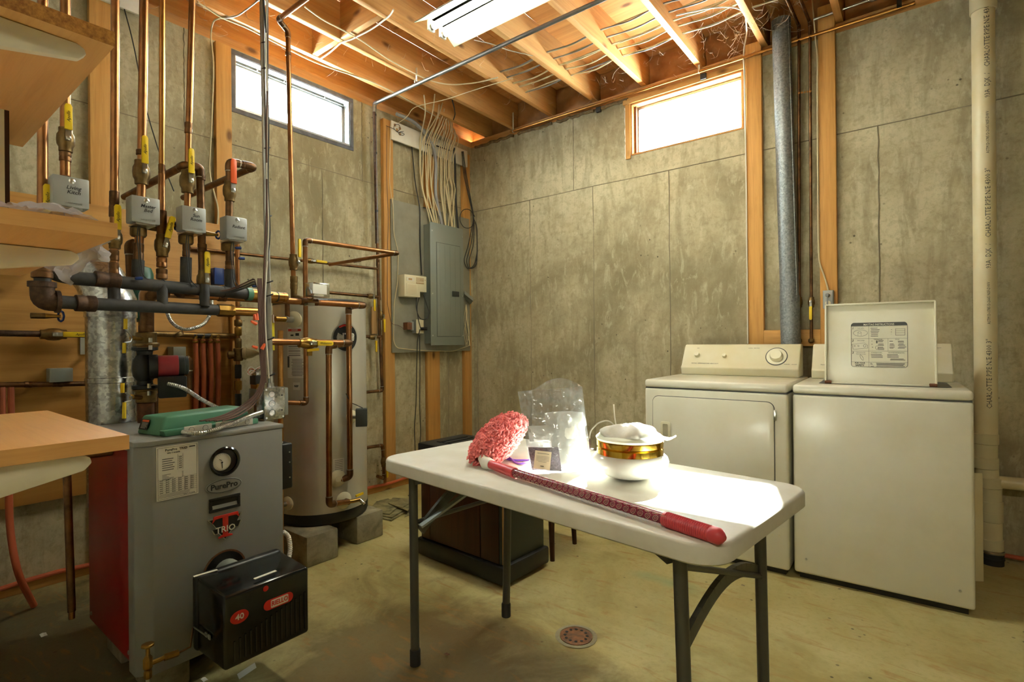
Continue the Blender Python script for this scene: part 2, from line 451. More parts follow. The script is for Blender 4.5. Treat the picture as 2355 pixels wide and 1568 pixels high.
# ceiling: subfloor sheets, joists, sills, rims, kraft faced batts
ce = MB().box((-.25, -7, JT), (6.3, .25, JT+.03)).build('ceiling', 'subfloor', smooth=0, label='open joist ceiling with board subfloor above', kind='structure')
for k in range(12): # sheet joints as shallow gaps between boards
    MB().box((-.1+.55*k, -6.9, JT-.006), (-.1+.55*k+.542, .1, JT)).build('subfloor_board', 'subfloor', ce, smooth=0)
jx = [.217]+[.51+.406*k for k in range(14)]
for i, x in enumerate(jx):
    MB().box((x-.038, -6.9, JZ), (x, .085, JT-.006)).build('joist', 'pine_y', ce, bevel=.002)
for (x0, x1, y) in ((.217, .472, -1.735), (.51, .878, -1.725), (2.134, 2.502, -1.9)):
    MB().box((x0, y-.019, JZ+.003), (x1, y+.019, JT-.006)).build('blocking', 'pine_x', ce, bevel=.002)
MB().box((-TH, -6.9, HW), (0, .0, JZ)).build('sill_plate', 'pine_y', ce)
MB().box((0, -.006, HW), (6.1, .09, JZ)).build('sill_plate', 'pine_x', ce)
MB().box((-TH, -6.9, JZ), (-.06, .1, JT-.006)).build('rim_board', 'pine_y', ce)
MB().box((-.06, .088, JZ), (6.1, .12, JT-.006)).build('rim_board', 'pine_x', ce)
for i in range(len(jx)-1):
    x0, x1 = jx[i]+.004, jx[i+1]-.042
    def fn(u, v, x0=x0, x1=x1, i=i):
        n1 = mnoise.noise(V((u*3+i*5, v*2.2, 1)))*.022+mnoise.noise(V((u*9+i, v*5, 4)))*.008
        return (x0+(x1-x0)*u, .04+n1, JZ+(JT-.01-JZ)*v)
    MB().grid(fn, 20, 12).build('insulation_batt', 'kraft', ce, smooth=25)
for i, (a, b) in enumerate(((.05, .5), (.55, .9), (.95, 1.29), (1.35, 1.58))):   # foam sealer along the sill
    pts = [V((a+(b-a)*t/12, -.008+random.uniform(-.004, .004), HW-.004+random.uniform(-.01, .006))) for t in range(13)]
    MB().tube(pts, .013, 7).build('sill_sealer', 'foam', ce)
# ---------------------------------------------------------------- windows
def ring(m, ax, a0, a1, z0, z1, t, d0, d1):
    def b(p0, p1, q0, q1):
        if ax == 'x': m.box((p0, d0, q0), (p1, d1, q1))
        else: m.box((d0, p0, q0), (d1, p1, q1))
    b(a0, a1, z0, z0+t); b(a0, a1, z1-t, z1); b(a0, a0+t, z0+t, z1-t); b(a1-t, a1, z0+t, z1-t); return m
y0, y1, z0, z1 = W1
w1 = thing('window_1', 'high basement window with grey metal frame above the boiler pipes', 'window', (0, (y0+y1)/2, z0), kind='structure')
ring(MB(), 'y', y0-.022, y1+.024, z0-.03, z1+.02, .028, -.012, .004).build('mortar_band', 'mortar', w1, bevel=.002)
ring(MB(), 'y', y0+.001, y1-.001, z0+.001, z1-.001, .012, -.095, -.002).build('window_frame', 'aluminium', w1)
ring(MB(), 'y', y0+.012, y1-.012, z0+.012, z1-.022, .022, -.085, -.06).build('sash', 'aluminium', w1, bevel=.003)
MB().box((-.076, y0+.03, z0+.03), (-.072, y1-.03, z1-.04)).build('pane', 'pane', w1, smooth=0)
MB().box((-.058, y0+.02, z1-.034), (-.046, y1-.02, z1-.016)).build('head_rail', 'gray_steel', w1, bevel=.003)
for yy in (-1.98, -1.80, -1.50): MB().lathe([(.006, 0), (.006, .006), (.003, .009)], (-.046, yy, z1-.025), (1, 0, 0), 10).build('latch_knob', 'steel', w1)
x0, x1, z0, z1 = W2
w2 = thing('window_2', 'high basement window flooded with sun above the dryer', 'window', ((x0+x1)/2, 0, z0), kind='structure')
ring(MB(), 'x', x0+.001, x1-.001, z0+.001, z1-.001, .012, -.004, .096).build('window_frame', 'pine_x', w2, bevel=.002)
m = MB().box((x0-.055, -.02, z1), (x1+.02, .0, z1+.04)); m.build('head_trim', 'stud_x', w2, bevel=.003)
MB().box((x0-.04, -.012, z0-.02), (x0, .0, z1)).build('side_trim', 'stud_z', w2, bevel=.003)
ring(MB(), 'x', x0+.02, x1-.014, z0+.013, z1-.014, .02, .06, .09).build('sash', 'aluminium', w2, bevel=.003)
MB().box((x0+.012, .03, z0+.012), (x0+.03, .06, z1-.012)).build('stop', 'rust', w2)
MB().box((x0+.036, .074, z0+.03), (x1-.03, .078, z1-.03)).build('pane', 'pane', w2, smooth=0)
pts = [V((x0-.04+random.uniform(-.004, .004), -.006, z0-.02+(z1-z0)*t/16)) for t in range(17)]
MB().tube(pts, .006, 6).build('sealant_bead', 'cotton', w2)
# ================================================================ dryer and washer
def rrect(x0, x1, z0, z1, r, n=6):
    out = []
    for cx, cz, a0 in ((x1-r, z1-r, 0), (x0+r, z1-r, PI/2), (x0+r, z0+r, PI), (x1-r, z0+r, 1.5*PI)):
        for k in range(n+1):
            a = a0+PI/2*k/n; out.append((cx+r*math.cos(a), cz+r*math.sin(a)))
    return out
def plate(m, x0, x1, z0, z1, r, y0, y1, n=6):
    return m.prism([(x, y0, z) for x, z in rrect(x0, x1, z0, z1, r, n)], (0, y1-y0, 0))
def appliance(name, label, cat, o, rz, W, D):
    t = thing(name, label, cat, (o[0], o[1], 0), rz)
    MB().box((.02, .03, 0), (W-.02, D-.02, .03)).build('plinth', 'black', t, local=True)
    MB().box((0, 0, .03), (W, D, .868)).build('cabinet', 'enamel', t, local=True, bevel=.012, seg=3)
    MB().box((.004, .004, .866), (W-.004, D, .872)).build('seam_gasket', 'ink_soft', t, local=True)
    MB().box((0, -.004, .872), (W, D, .914)).build('top_panel', 'enamel', t, local=True, bevel=.014, seg=3)
    return t
def console(t, W, D, h=.185):
    a = .028
    prof = [(D-.155, .914), (D-.16, .935), (D-.168, .96), (D-.150, .975), (D-.085, .914+h-.016), (D-.07, .914+h), (D-.01, .914+h), (D-.01, .914)]
    m = MB().prism([(a, y, z) for y, z in prof], (W-2*a, 0, 0))
    return m.build('console', 'console', t, local=True, bevel=.007, seg=3)
DW, DD = .712, .66
dr = appliance('clothes_dryer', 'cream front-door clothes dryer under the sunlit window', 'dryer', (2.0824, -.8899), .0163, DW, DD)
con = console(dr, DW, DD)
# door: gap, slab, handle, hinges
plate(MB(), .045, .655, .30, .828, .035, -.0012, .01).build('door_gap', 'ink_soft', dr, local=True)
door = plate(MB(), .048, .652, .303, .825, .033, -.008, .0).build('door', 'enamel', dr, local=True, bevel=.003)
plate(MB(), .092, .148, .60, .69, .012, -.013, -.007).build('handle_frame', 'console', door, local=True, bevel=.002)
plate(MB(), .106, .134, .612, .678, .006, -.0145, -.012).build('handle_recess', 'recess', door, local=True)
for z in (.74, .40):
    MB().box((.650, -.012, z), (.664, 0, z+.05)).build('hinge', 'steel', door, local=True, bevel=.002)
for x in (.64, .67): MB().lathe([(.006, 0), (.006, .003)], (x, 0, .19), (0, -1, 0), 12).build('plug', 'console', dr, local=True)
def on_console(x, s, D=DD, h=.185):  # s 0..1 up the sloped face
    a = V((x, D-.150, .975)); b = V((x, D-.085, .914+h-.016)); return a.lerp(b, s)
cn = V((0, -(.914+.185-.016-.975), .065)).normalized(); cu_ = V((0, .065, .108)).normalized()
def knob(t, c, r, name='knob', mat='console', h=.018):
    return MB().lathe([(r*1.05, 0), (r, h*.6), (r*.85, h), (.001, h)], c, cn, 22).build(name, mat, t, local=True)
c = on_console(.565, .5)
MB().lathe([(.058, 0), (.058, .0015), (.052, .002), (.001, .002)], c, cn, 32).build('dial_ring', 'ink_soft', dr, local=True)
MB().lathe([(.053, .0018), (.053, .003), (.001, .003)], c, cn, 32).build('dial_plate', 'console', dr, local=True)
dk = knob(dr, c, .034, 'dial', h=.026)
knob(dr, on_console(.115, .55), .016); knob(dr, on_console(.28, .5), .012)
M4 = lambda o: WM[o.name]
def ltext(t, body, size, c, up, mat='ink_soft', **kw):
    m = M4(t); return text(body, size, m @ V(c), m.to_3x3() @ V((1, 0, 0)), m.to_3x3() @ V(up), mat, t, **kw)
ltext(dr, 'MAYTAG   DEPENDABLE CARE  HEAVY DUTY', .008, on_console(.17, .08)+cn*.001, cu_)
ltext(dr, 'NORMAL   PERM PRESS', .006, on_console(.44, .93)+cn*.001, cu_); ltext(dr, 'MORE DRY     AIR FLUFF', .006, on_console(.64, .1)+cn*.001, cu_)
ltext(dr, 'TEMP', .006, on_console(.115, .93)+cn*.001, cu_)
WW, WD = .648, .62
wa = appliance('washing_machine', 'cream top-loading washing machine with its lid standing open', 'washing machine', (2.811, -.862), .036, WW, WD)
cw = console(wa, WW, WD)
MB().lathe([(.05, 0), (.05, .0015), (.001, .0015)], on_console(.505, .5, WD), cn, 28).build('dial_ring', 'ink_soft', wa, local=True)
knob(wa, on_console(.505, .5, WD), .032, 'dial', h=.024)
ltext(wa, 'MAYTAG', .01, on_console(.09, .12, WD)+cn*.001, cu_); ltext(wa, 'HEAVY DUTY', .006, on_console(.56, .95, WD)+cn*.001, cu_)
for x in (.05, .60): MB().lathe([(.005, 0), (.005, .003), (.002, .004)], (x, 0, .10), (0, -1, 0), 10).build('screw', 'steel', wa, local=True)
# recessed tub rim on the top
plate_pts = [(x, y, .9146) for x, y in rrect(.095, .59, .10, .45, .04)]
MB().prism(plate_pts, (0, 0, .0012)).build('lid_well', 'ink_soft', wa, local=True)
# open lid: tray with raised edge, facing the room
def lid_pt(x, y, z):   # lid plane tilts slightly back
    return V((.125+x, .135+y+z*.09, .918+z))
LW, LH = .412, .372
lid = MB()
lid.hexa([lid_pt(0, 0, 0), lid_pt(LW, 0, 0), lid_pt(LW, .012, 0), lid_pt(0, .012, 0), lid_pt(0, 0, LH), lid_pt(LW, 0, LH), lid_pt(LW, .012, LH), lid_pt(0, .012, LH)])
lo = lid.build('lid', 'lidwhite', wa, local=True, bevel=.004)
for a, b in (((0, 0, 0), (0, 0, LH)), ((LW, 0, 0), (LW, 0, LH)), ((0, 0, LH), (LW, 0, LH)), ((0, 0, 0), (LW, 0, 0))):
    MB().bar(lid_pt(a[0], -.008, a[2]), lid_pt(b[0], -.008, b[2]), .008, .02, (0, 1, 0)).build('lid_rim', 'lidwhite', lo, local=True, bevel=.002)
for x in (.01, LW-.01): MB().box(tuple(lid_pt(x-.014, -.02, -.003)), tuple(lid_pt(x+.014, -.004, .012))).build('lid_corner', 'rust', lo, local=True, bevel=.003)
def lpt(x, z, o=.0012): return lid_pt(x*.816, -o, .078+(z-.105)*1.05)
lr, lu = V((1, 0, 0)), (lid_pt(0, 0, 1)-lid_pt(0, 0, 0)).normalized()
def lrect(m, x0, x1, z0, z1, o=.0012): m.add([lpt(x0, z0, o), lpt(x1, z0, o), lpt(x1, z1, o), lpt(x0, z1, o)], [(0, 1, 2, 3)])
lx0, lx1, lz0, lz1 = .125, .385, .105, .30
m = MB(); m.add([lpt(x, z, .0006) for x, z in rrect(lx0, lx1, lz0, lz1, .014)], [tuple(range(28))]); m.build('instruction_label', 'lidwhite', lo, local=True, smooth=0)
m = MB(); out = rrect(lx0, lx1, lz0, lz1, .014)
m.tube([lpt(x, z) for x, z in out]+[lpt(*out[0])], .0008, 4)
for z in (.285, .23, .175, .127): m.tube([lpt(lx0, z), lpt(lx1, z)], .0006, 4)
m.tube([lpt(.21, .285), lpt(.21, lz0)], .0006, 4); m.tube([lpt(.298, .23), lpt(.298, .175)], .0005, 4)
hd = [(x, z) for x, z in out if z > .284]
m.add([lpt(x, z, .001) for x, z in [(lx1, .286)]+hd+[(lx0, .286)]], [tuple(range(len(hd)+2))])
for i, (z, x0, x1) in enumerate([(z, x, x2) for z in (.276, .269, .262, .255, .248, .241) for x, x2 in ((.217, .262),)]+[(z, .31, .325) for z in (.268, .258, .249)]
        + [(z, .222, .236) for z in (.219, .205, .192)]+[(z, .25, .285) for z in (.221, .216, .206, .201, .192, .187, .182)]
        + [(z, .303, .33) for z in (.218, .206, .201, .193, .188)]+[(z, .342, .38) for z in (.218, .213, .206, .201, .193, .188)]
        + [(z, .217, .28) for z in (.16, .154, .148)]+[(z, .292, .35) for z in (.16, .154, .148)]+[(z, .305, .376) for z in (.141, .137)]
        + [(z, .242, .378) for z in (.122, .118, .114, .109)]+[(z, .215, .234) for z in (.122, .118, .109)]):
    lrect(m, x0+random.uniform(0, .004), x1-random.uniform(0, .012), z-.0011, z+.0011)
for x0, x1, z0, z1 in ((.332, .3335, .243, .272), (.374, .3755, .243, .272), (.332, .375, .243, .2445), (.334, .374, .2525, .2535), (.334, .374, .2615, .2625), (.334, .374, .270, .271), (.244, .25, .209, .221)):
    lrect(m, x0, x1, z0, z1)
m.tube([lpt(.247+.006*math.cos(a*PI/8), .190+.008*math.sin(a*PI/8)) for a in range(17)], .0006, 4)
m.tube([lpt(.170+.034*math.cos(a*PI/10), .255+.014*math.sin(a*PI/10)) for a in range(21)], .0006, 4)
m.tube([lpt(.166+.008*math.cos(a*PI/8), .258+.004*math.sin(a*PI/8)) for a in range(17)], .0005, 4)
for xa in (.158, .174): m.tube([lpt(xa, .258), lpt(xa, .243)], .0005, 4)
m.tube([lpt(.129, .205), lpt(.190, .211), lpt(.204, .200), lpt(.205, .188), lpt(.135, .183), lpt(.129, .205)], .0006, 4)
for xx, rr in ((.142, .003), (.160, .003), (.190, .006)): m.tube([lpt(xx+rr*math.cos(a*PI/6), .198+rr*math.sin(a*PI/6)) for a in range(13)], .0006, 4)
m.tube([lpt(.176+.006*math.cos(a*PI/8)+.006*math.sin(a*PI/8), .146-.012*math.sin(a*PI/8)) for a in range(17)], .0006, 4)
m.build('label_print', 'ink_soft', lo, local=True, smooth=0)
def lidtext(s, sz, x, z, mat='ink', **kw):
    mw = M4(wa); text(s, sz, mw @ lpt(x, z, .0014), mw.to_3x3() @ lr, mw.to_3x3() @ lu, mat, lo, **{'wx': .82, **kw})
lidtext('MAYTAG INSTRUCTIONS', .0125, .256, .2915, 'lidwhite', off=.0002)
for s, z in (('1', .276), ('2', .221), ('3', .167)): lidtext(s, .014, .133, z, shear=.25, off=.0003)
for s, z in (('Load washer', .277), ('Select settings', .222), ('Pull knob to start', .169), ('Push knob to stop', .162)): lidtext(s, .006, .172, z, 'ink_soft')
lidtext('FOR YOUR', .0085, .167, .122, off=.0003, wx=.95); lidtext('SAFETY', .011, .167, .112, off=.0004, wx=.95)
lidtext('TEMPERATURE', .006, .253, .2255); lidtext('CYCLE', .006, .34, .2255); lidtext('IF WASHER STOPS:', .006, .246, .1675); lidtext('FOR MORE INFORMATION:', .006, .335, .1675)
# ================================================================ folding table and what lies on it
TZ = .725; TR = -6.5*PI/180
ta, tb = V((math.cos(TR), math.sin(TR), 0)), V((-math.sin(TR), math.cos(TR), 0))
TC = ta*2.655+tb*(-1.945); TL, TD = 1.22, .61
tbl = thing('folding_table', 'white plastic folding table with grey metal legs in the sun', 'table', (TC.x, TC.y, 0), TR)
def tp(px, py, z=TZ): # world point on the table top
    return P(px, py, Z=z)
pts = rrect(-TL/2, TL/2, -TD/2, TD/2, .075, 8)
def inset(d): return rrect(-TL/2+d, TL/2-d, -TD/2+d, TD/2-d, .075-d, 8)
m = MB(); lay = [(0.006, TZ-.045), (0, TZ-.040), (0, TZ-.008), (.004, TZ-.002), (.010, TZ)]
ringn = len(pts)
for d, z in lay: m.v += [V((x, y, z)) for x, y in inset(d)]
for i in range(len(lay)-1):
    for k in range(ringn): m.f.append((i*ringn+k, i*ringn+(k+1) % ringn, (i+1)*ringn+(k+1) % ringn, (i+1)*ringn+k))
m.f.append(tuple(range((len(lay)-1)*ringn, len(lay)*ringn))); m.f.append(tuple(reversed(range(ringn))))
m.build('table_top', 'table_white', tbl, local=True, smooth=50)
lr_ = .0135
for sx in (-1, 1):
    xl = sx*(TL/2-.115)
    for sy in (-1, 1):
        leg = MB().tube([(xl, sy*.235, TZ-.05), (xl+sx*.012, sy*.225, .03)], lr_+.002, 14).build('leg', 'table_leg', tbl, local=True)
        MB().lathe([(.019, 0), (.019, .05), (.017, .055)], (xl+sx*.012, sy*.2248, 0), n=14).build('foot_cap', 'rubber', leg, local=True)
    MB().tube([(xl, -.235, TZ-.06), (xl, .235, TZ-.06)], .0125, 10).build('leg_hinge_bar', 'table_leg', tbl, local=True)
    MB().tube([(xl+sx*.004, -.23, .64 if sx > 0 else .50), (xl+sx*.004, .23, .47 if sx > 0 else .50)], .008, 10).build('leg_stretcher', 'table_leg', tbl, local=True)
    # curved folding brace running from the leg frame up under the top
    arc = [V((xl-sx*.004, -.222+.444*t, .455+.078*math.sin(t*PI*.88))) if sx > 0 else V((xl-sx*.004, -.21+.30*t, .47+.155*math.sin(t*PI/2))) for t in [k/14 for k in range(15)]]
    b = MB()
    for i in range(14): b.bar(arc[i], arc[i+1], .034, .013, (1, 0, 0))
    b.build('curved_brace', 'table_leg', tbl, local=True)
    if sx < 0:
        br = MB().bar((xl+.02, -.22, .49), (xl+.05, .05, .60), .008, .022, (1, 0, 0)).bar((xl+.05, .05, .60), (xl+.06, .14, .61), .008, .02, (1, 0, 0)).build('locking_brace', 'gray_steel', tbl, local=True)
        MB().lathe([(.014, -.008), (.014, .008)], (xl+.055, .05, .60), (1, 0, 0), 14).build('rivet', 'steel', br, local=True)
    MB().bar((xl-sx*.02, -.235, TZ-.075), (xl-sx*.12, -.20, TZ-.05), .02, .02).build('hinge_gusset', 'table_leg', tbl, local=True)
# ---- duster: head, neck, patterned sleeve, ribbed grip
a = tp(1118, 1064, TZ+.018); b_ = tp(1180, 1086, TZ+.018); c_ = tp(1532, 1194, TZ+.017); d_ = tp(1655, 1240, TZ+.017)
du = thing('duster', 'coral chenille duster with patterned pink pole lying along the table edge', 'duster', tuple(c_-V((0, 0, .017))))
dirp = (d_-a).normalized()
MB().tube([b_-dirp*.02, c_], .0125, 18).build('pole', 'sleeve', du)
MB().tube([a+dirp*.01, b_+dirp*.01], .015, 18, rs=[.0135, .0155]).build('neck_sleeve', 'coral', du)
g = MB(); gp = [c_-dirp*.004]; rs = [.0155]; L = (d_-c_).length
for k in range(22):
    gp += [c_+dirp*(L*.82*(k+.2)/22), c_+dirp*(L*.82*(k+.7)/22)]; rs += [.0152, .0168]
gp += [c_+dirp*L*.85, c_+dirp*L*.93, c_+dirp*(L-.004), c_+dirp*(L+.003)]; rs += [.0165, .0165, .013, .005]
g.tube(gp, .016, 18, rs=rs).build('grip', 'grip', du)
# medallion rings printed along the sleeve
side = V((0, 0, 1)).cross(dirp).normalized(); upv = V((0, 0, 1)); L1 = (c_-b_).length
mm = MB()
def on_pole(s, ang, r=.0127): return b_+dirp*s+(upv*math.cos(ang)+side*math.sin(ang))*r
nm = 26
for k in range(nm):
    s0 = L1*(k+.7)/nm
    for row, a0 in ((0, 0.95), (1, -.25), (2, 2.1)):
        for rr, nn in ((.0062, 14), (.0026, 8)):
            for j in range(nn):
                an = 2*PI*j/nn; p = on_pole(s0+rr*math.cos(an)+(.5*L1/nm if row != 0 else 0), a0*-1+rr*math.sin(an)/.0127)
                q2 = on_pole(s0+rr*math.cos(an+.28)+(.5*L1/nm if row != 0 else 0), a0*-1+rr*math.sin(an+.28)/.0127)
                mm.tube([p, q2], .00045, 3)
mm.build('printed_medallions', 'paper_label', du, smooth=0)
MB().tube([a-dirp*.025+V((0, 0, .012)), a, a+dirp*.03], .02, 14, rs=[.014, .021, .0165]).build('neck_wrap', 'cotton', du)
h0 = tp(1112, 1050, TZ+.03); h1 = V((2.13, -2.06, TZ+.165))
hd_ = (h1-h0).normalized(); hs = V((1, .15, 0)); hs = (hs-hd_*hs.dot(hd_)).normalized(); hn = hs.cross(hd_)
MB().tube([a-dirp*.02+V((0, 0, .008)), h0+hd_*.02], .012, 12).build('head_stem', 'coral', du)
HL = .25
def headpt(u, an, k=1.0):
    s = HL*u-.02; r = math.sqrt(max(0, 1-((u-.5)/.505)**2))**.6
    return h0+hd_*s+hs*(.068*r*math.cos(an)*k)+hn*(.036*r*math.sin(an)*k)
mh = MB().grid(lambda u, v: headpt(u, 2*PI*v), 16, 20, True)
head = mh.build('chenille_head', 'duster', du)
my = MB()
for k in range(1500):
    u = random.uniform(.0, 1); an = random.uniform(0, 2*PI)
    p = headpt(u, an); n_ = (p-(h0+hd_*(HL*u-.02))); n_ = n_.normalized() if n_.length > 1e-4 else hd_
    t1 = (n_.orthogonal().normalized()*random.uniform(-1, 1)+hd_*random.uniform(-1, 1)).normalized(); l = random.uniform(.007, .015)
    my.tube([p-n_*.002, p+n_*l*.8+t1*l*.5, p+n_*l*.5+t1*l*1.2], .0035, 5, rs=[.003, .004, .0025])
my.build('chenille_yarn', 'duster', head, kind='stuff')
# ---- sachet in a clear zip bag
bb = thing('zip_bag', 'clear zip bag of white pouches and a lavender sachet standing on the table', 'bag', tuple(tp(1285, 1085)))
gz = V((0, 0, 1)); BD = (tp(1285, 1085)-CAM).dot(_fw); gback = V((_fw.x, _fw.y, 0)).normalized()
qc = ((1220, 1078), (1362, 1084), (1346, 893), (1191, 905)); gr = CR.copy()*.2
def bagpt(u, v, side):  # u across, v up; the pouch leans back a little and is fat at the bottom
    e = 18*v*math.sin(max(0, u-.25)*4.2)*(1 if .25 < u < .98 else 0)
    px = (qc[0][0]*(1-u)+qc[1][0]*u)*(1-v)+(qc[3][0]*(1-u)+qc[2][0]*u)*v
    py = (qc[0][1]*(1-u)+qc[1][1]*u)*(1-v)+(qc[3][1]*(1-u)+qc[2][1]*u)*v
    if side > 0: py -= e*1.4*v
    th = (.03*math.sin(PI*min(1, max(0, u)))*(1-v)**.6+.002)*side
    wob = .007*mnoise.noise(V((u*6, v*7, side*3)))+.012*mnoise.noise(V((u*2.5, v*3, side*5)))+.004*mnoise.noise(V((u*15, v*13, side*2)))
    return P(px, py, D=BD)+gback*(th+wob*min(1, v*4+.2)+.07*v)
for sd_, nm_ in ((-1, 'front_sheet'), (1, 'back_sheet')):
    MB().grid(lambda u, v: bagpt(u, v, sd_), 30, 36).build(nm_, 'zip_bag', bb, smooth=14)
def pouch(u0, u1, v0, v1, mat, nm, th=.02, off=0):
    def f(u, v, s):
        uu, vv = u0+(u1-u0)*u, v0+(v1-v0)*v
        c = (bagpt(uu, vv, -.5)+bagpt(uu, vv, .5))/2
        e = th*math.sin(PI*u)**.5*math.sin(PI*v)**.5
        return c+gback*(s*e+off+.004*mnoise.noise(V((u*5, v*5, s))))
    mp = MB().grid(lambda u, v: f(u, v, -1), 14, 14); mp.grid(lambda u, v: f(u, v, 1), 14, 14)
    return mp.build(nm, mat, bb, smooth=30)
pouch(.36, .97, .02, .68, 'cotton', 'white_pouch', .02, .004); pouch(.06, .55, .34, .54, 'cotton', 'folded_tissue', .008, .0)
sa = pouch(.02, .5, .0, .28, 'lavender', 'lavender_sachet', .013, -.014)
q0 = bagpt(.05, .04, 0)-gback*.034; rq = (CR-gz*.12).normalized(); uq = (gz+CR*.12+gback*.12).normalized()
pl = MB().hexa([q0, q0+rq*.05, q0+rq*.05+gback*.001, q0+gback*.001, q0+uq*.054, q0+rq*.05+uq*.054, q0+rq*.05+uq*.054+gback*.001, q0+uq*.054+gback*.001]).build('paper_label', 'paper_label', sa)
for k, (wd, zz) in enumerate(((.036, .047), (.04, .038), (.04, .034), (.04, .030), (.04, .026), (.025, .022))):
    qq = q0+rq*.025+uq*zz-gback*.0006
    MB().bar(qq-rq*wd/2, qq+rq*wd/2, .0004, .0016 if k else .005, gback).build('print_line', 'ink_soft', pl)
MB().bar(q0+rq*.02+uq*.010-gback*.0006, q0+rq*.03+uq*.010-gback*.0006, .0005, .011, gback).build('print_mark', 'ink', pl)
# ---- upturned ceiling light: opal bowl, brass band, canopy, wires
gc = tp(1449, 1099)
gl = thing('ceiling_light', 'upturned white glass ceiling light with brass band and loose wires', 'ceiling light', tuple(gc))
R_ = .111
MB().lathe([(.002, .0), (.035, .002), (.072, .012), (.096, .027), (.108, .043), (R_, .054), (.107, .066), (.098, .074), (.094, .076)], gc, n=44).build('glass_bowl', 'globe_glass', gl, smooth=60)
MB().lathe([(.093, .074), (.096, .076), (.096, .092), (.092, .095), (.096, .098), (.097, .112), (.094, .116), (.07, .117)], gc, n=44).build('brass_band', 'gold', gl, smooth=40)
MB().lathe([(.096, .115), (.099, .121), (.09, .129), (.04, .133), (.001, .134)], gc, n=36).build('canopy', 'fixture_white', gl, smooth=50)
def lump(u, v):
    an = 2*PI*v; r = .084*math.cos(u*PI/2)**.6*(1+.25*mnoise.noise(V((math.cos(an)*1.5, math.sin(an)*1.5, u))))
    return gc+V((r*math.cos(an), r*math.sin(an), .126+.032*math.sin(u*PI/2)+.012*mnoise.noise(V((math.cos(an)*2, math.sin(an)*2, 3+u)))))
MB().grid(lump, 10, 28, True).build('insulation_pad', 'cotton', gl, smooth=60)
def cr(x, y, dz=0): return P(x, y, D=(gc-CAM).dot(_fw))
for pts_ in ([(1355, 1012), (1358, 990), (1375, 972), (1395, 966), (1408, 972), (1416, 985)], [(1418, 985), (1413, 960), (1411, 930)], [(1475, 985), (1490, 980), (1508, 992), (1522, 1004), (1540, 1008), (1553, 1004)], [(1520, 1003), (1530, 1012), (1542, 1010), (1555, 1001)]):
    MB().tube([cr(*q) for q in pts_], .0022, 6, fil=.01).build('wire', 'cable_white', gl)
MB().tube([cr(1356, 1008), cr(1357, 1032), cr(1366, 1033)], .0025, 6).build('ground_wire', 'wire_brown', gl)
# ---- purple hair tie
mt = MB(); c0 = tp(1188, 1060, TZ+.004); loop = []
for k in range(49):
    t = 2*PI*k/48; loop.append(c0+ta*(.055*math.cos(t))+tb*(.022*math.sin(2*t)*.6+.012*math.sin(t))+V((0, 0, .003+.003*math.sin(2*t+1))))
mt.tube(loop, .0035, 8); mt.build('hair_tie', 'purple', label='purple looped cord lying between the duster and the zip bag', cat='cord')
# ================================================================ boiler with its burner
BX0, BX1, BY0, BY1, BZ0, BZ1 = .83, 1.38, -3.03, -2.602, .085, .82
bo = thing('boiler', 'grey and red oil boiler with a black burner in front', 'boiler', (1.1, -2.83, 0))
MB().box((BX0, BY0-.035, BZ0+.02), (BX1-.075, BY1, BZ1-.03)).build('side_jacket', 'boiler_red', bo, bevel=.004)
# front door wraps round the left corner
m = MB().prism([(BX1-.09, BY0-.042, BZ0), (BX1-.034, BY0-.042, BZ0), (BX1, BY0, BZ0), (BX1, BY1, BZ0), (BX1-.09, BY1, BZ0)], (0, 0, BZ1-BZ0-.012))
# circular burner opening is shown by a dark disc with a rim
fd = m.build('front_panel', 'boiler_gray', bo, bevel=.003)
MB().box((BX0-.01, BY0-.045, BZ1-.03), (BX1-.085, BY1+.008, BZ1+.004)).build('top_panel', 'boiler_gray', bo, bevel=.005)
MB().prism([(BX1-.085, BY0-.045, BZ1-.012), (BX1-.02, BY0-.045, BZ1-.012), (BX1+.001, BY0-.002, BZ1-.012), (BX1+.001, BY1+.004, BZ1-.012), (BX1-.085, BY1+.004, BZ1-.012)], (0, 0, .016)).build('top_lip', 'boiler_gray', bo, bevel=.003)
for xx, zz in ((BX0+.03, BZ0+.05), (BX1-.11, BZ0+.05)): MB().lathe([(.007, 0), (.007, .003), (.003, .005)], (xx, BY0-.035, zz), (0, -1, 0), 10).build('screw', 'steel', bo)
FX = BX1+.0005
def bp(x, y, o=0): return P(x, y, X=BX1+.001+o)
EY, EZ, EXX = V((0, 1, 0)), V((0, 0, 1)), V((1, 0, 0))
# rating plate
c = bp(409, 1083); lw, lh = .122, .172
rp = MB().box((FX, c.y-lw/2, c.z-lh/2), (FX+.001, c.y+lw/2, c.z+lh/2)).build('rating_plate', 'label_white', bo)
m = MB()
def line(y0, z0, y1, z1, t=.0009): m.bar((FX+.0013, c.y+y0, c.z+z0), (FX+.0013, c.y+y1, c.z+z1), .0004, t, (0, 0, 1) if abs(y1-y0) > abs(z1-z0) else (0, 1, 0))
hw, hh = lw/2-.004, lh/2-.004
for s in (-1, 1): line(-hw, s*hh, hw, s*hh); line(s*hw, -hh, s*hw, hh)
for k in range(8): line(-hw, -.02-.0065*k, hw, -.02-.0065*k, .0005)
for k in range(5): line(-.034+.018*k, -.02, -.034+.018*k, -.066, .0006)
for k in range(7):
    for j in range(6): line(-hw+.004+.018*j, -.0232-.0065*k, -hw+.014+.018*j, -.0232-.0065*k, .0018)
for k in range(3): line(-hw+.002, -.069-.004*k, hw-random.uniform(.004, .03), -.069-.004*k, .001)
for k in range(6): line(-.045, .045-.007*k, -.045+random.uniform(.028, .038), .045-.007*k, .0022); line(0, .049-.007*k, .015, .049-.007*k, .0006); line(.003, .0455-.007*k, .012, .0455-.007*k, .0022)
for z in (0.049,): line(0, .005, 0, .056, .0006); line(.015, .005, .015, .056, .0006)
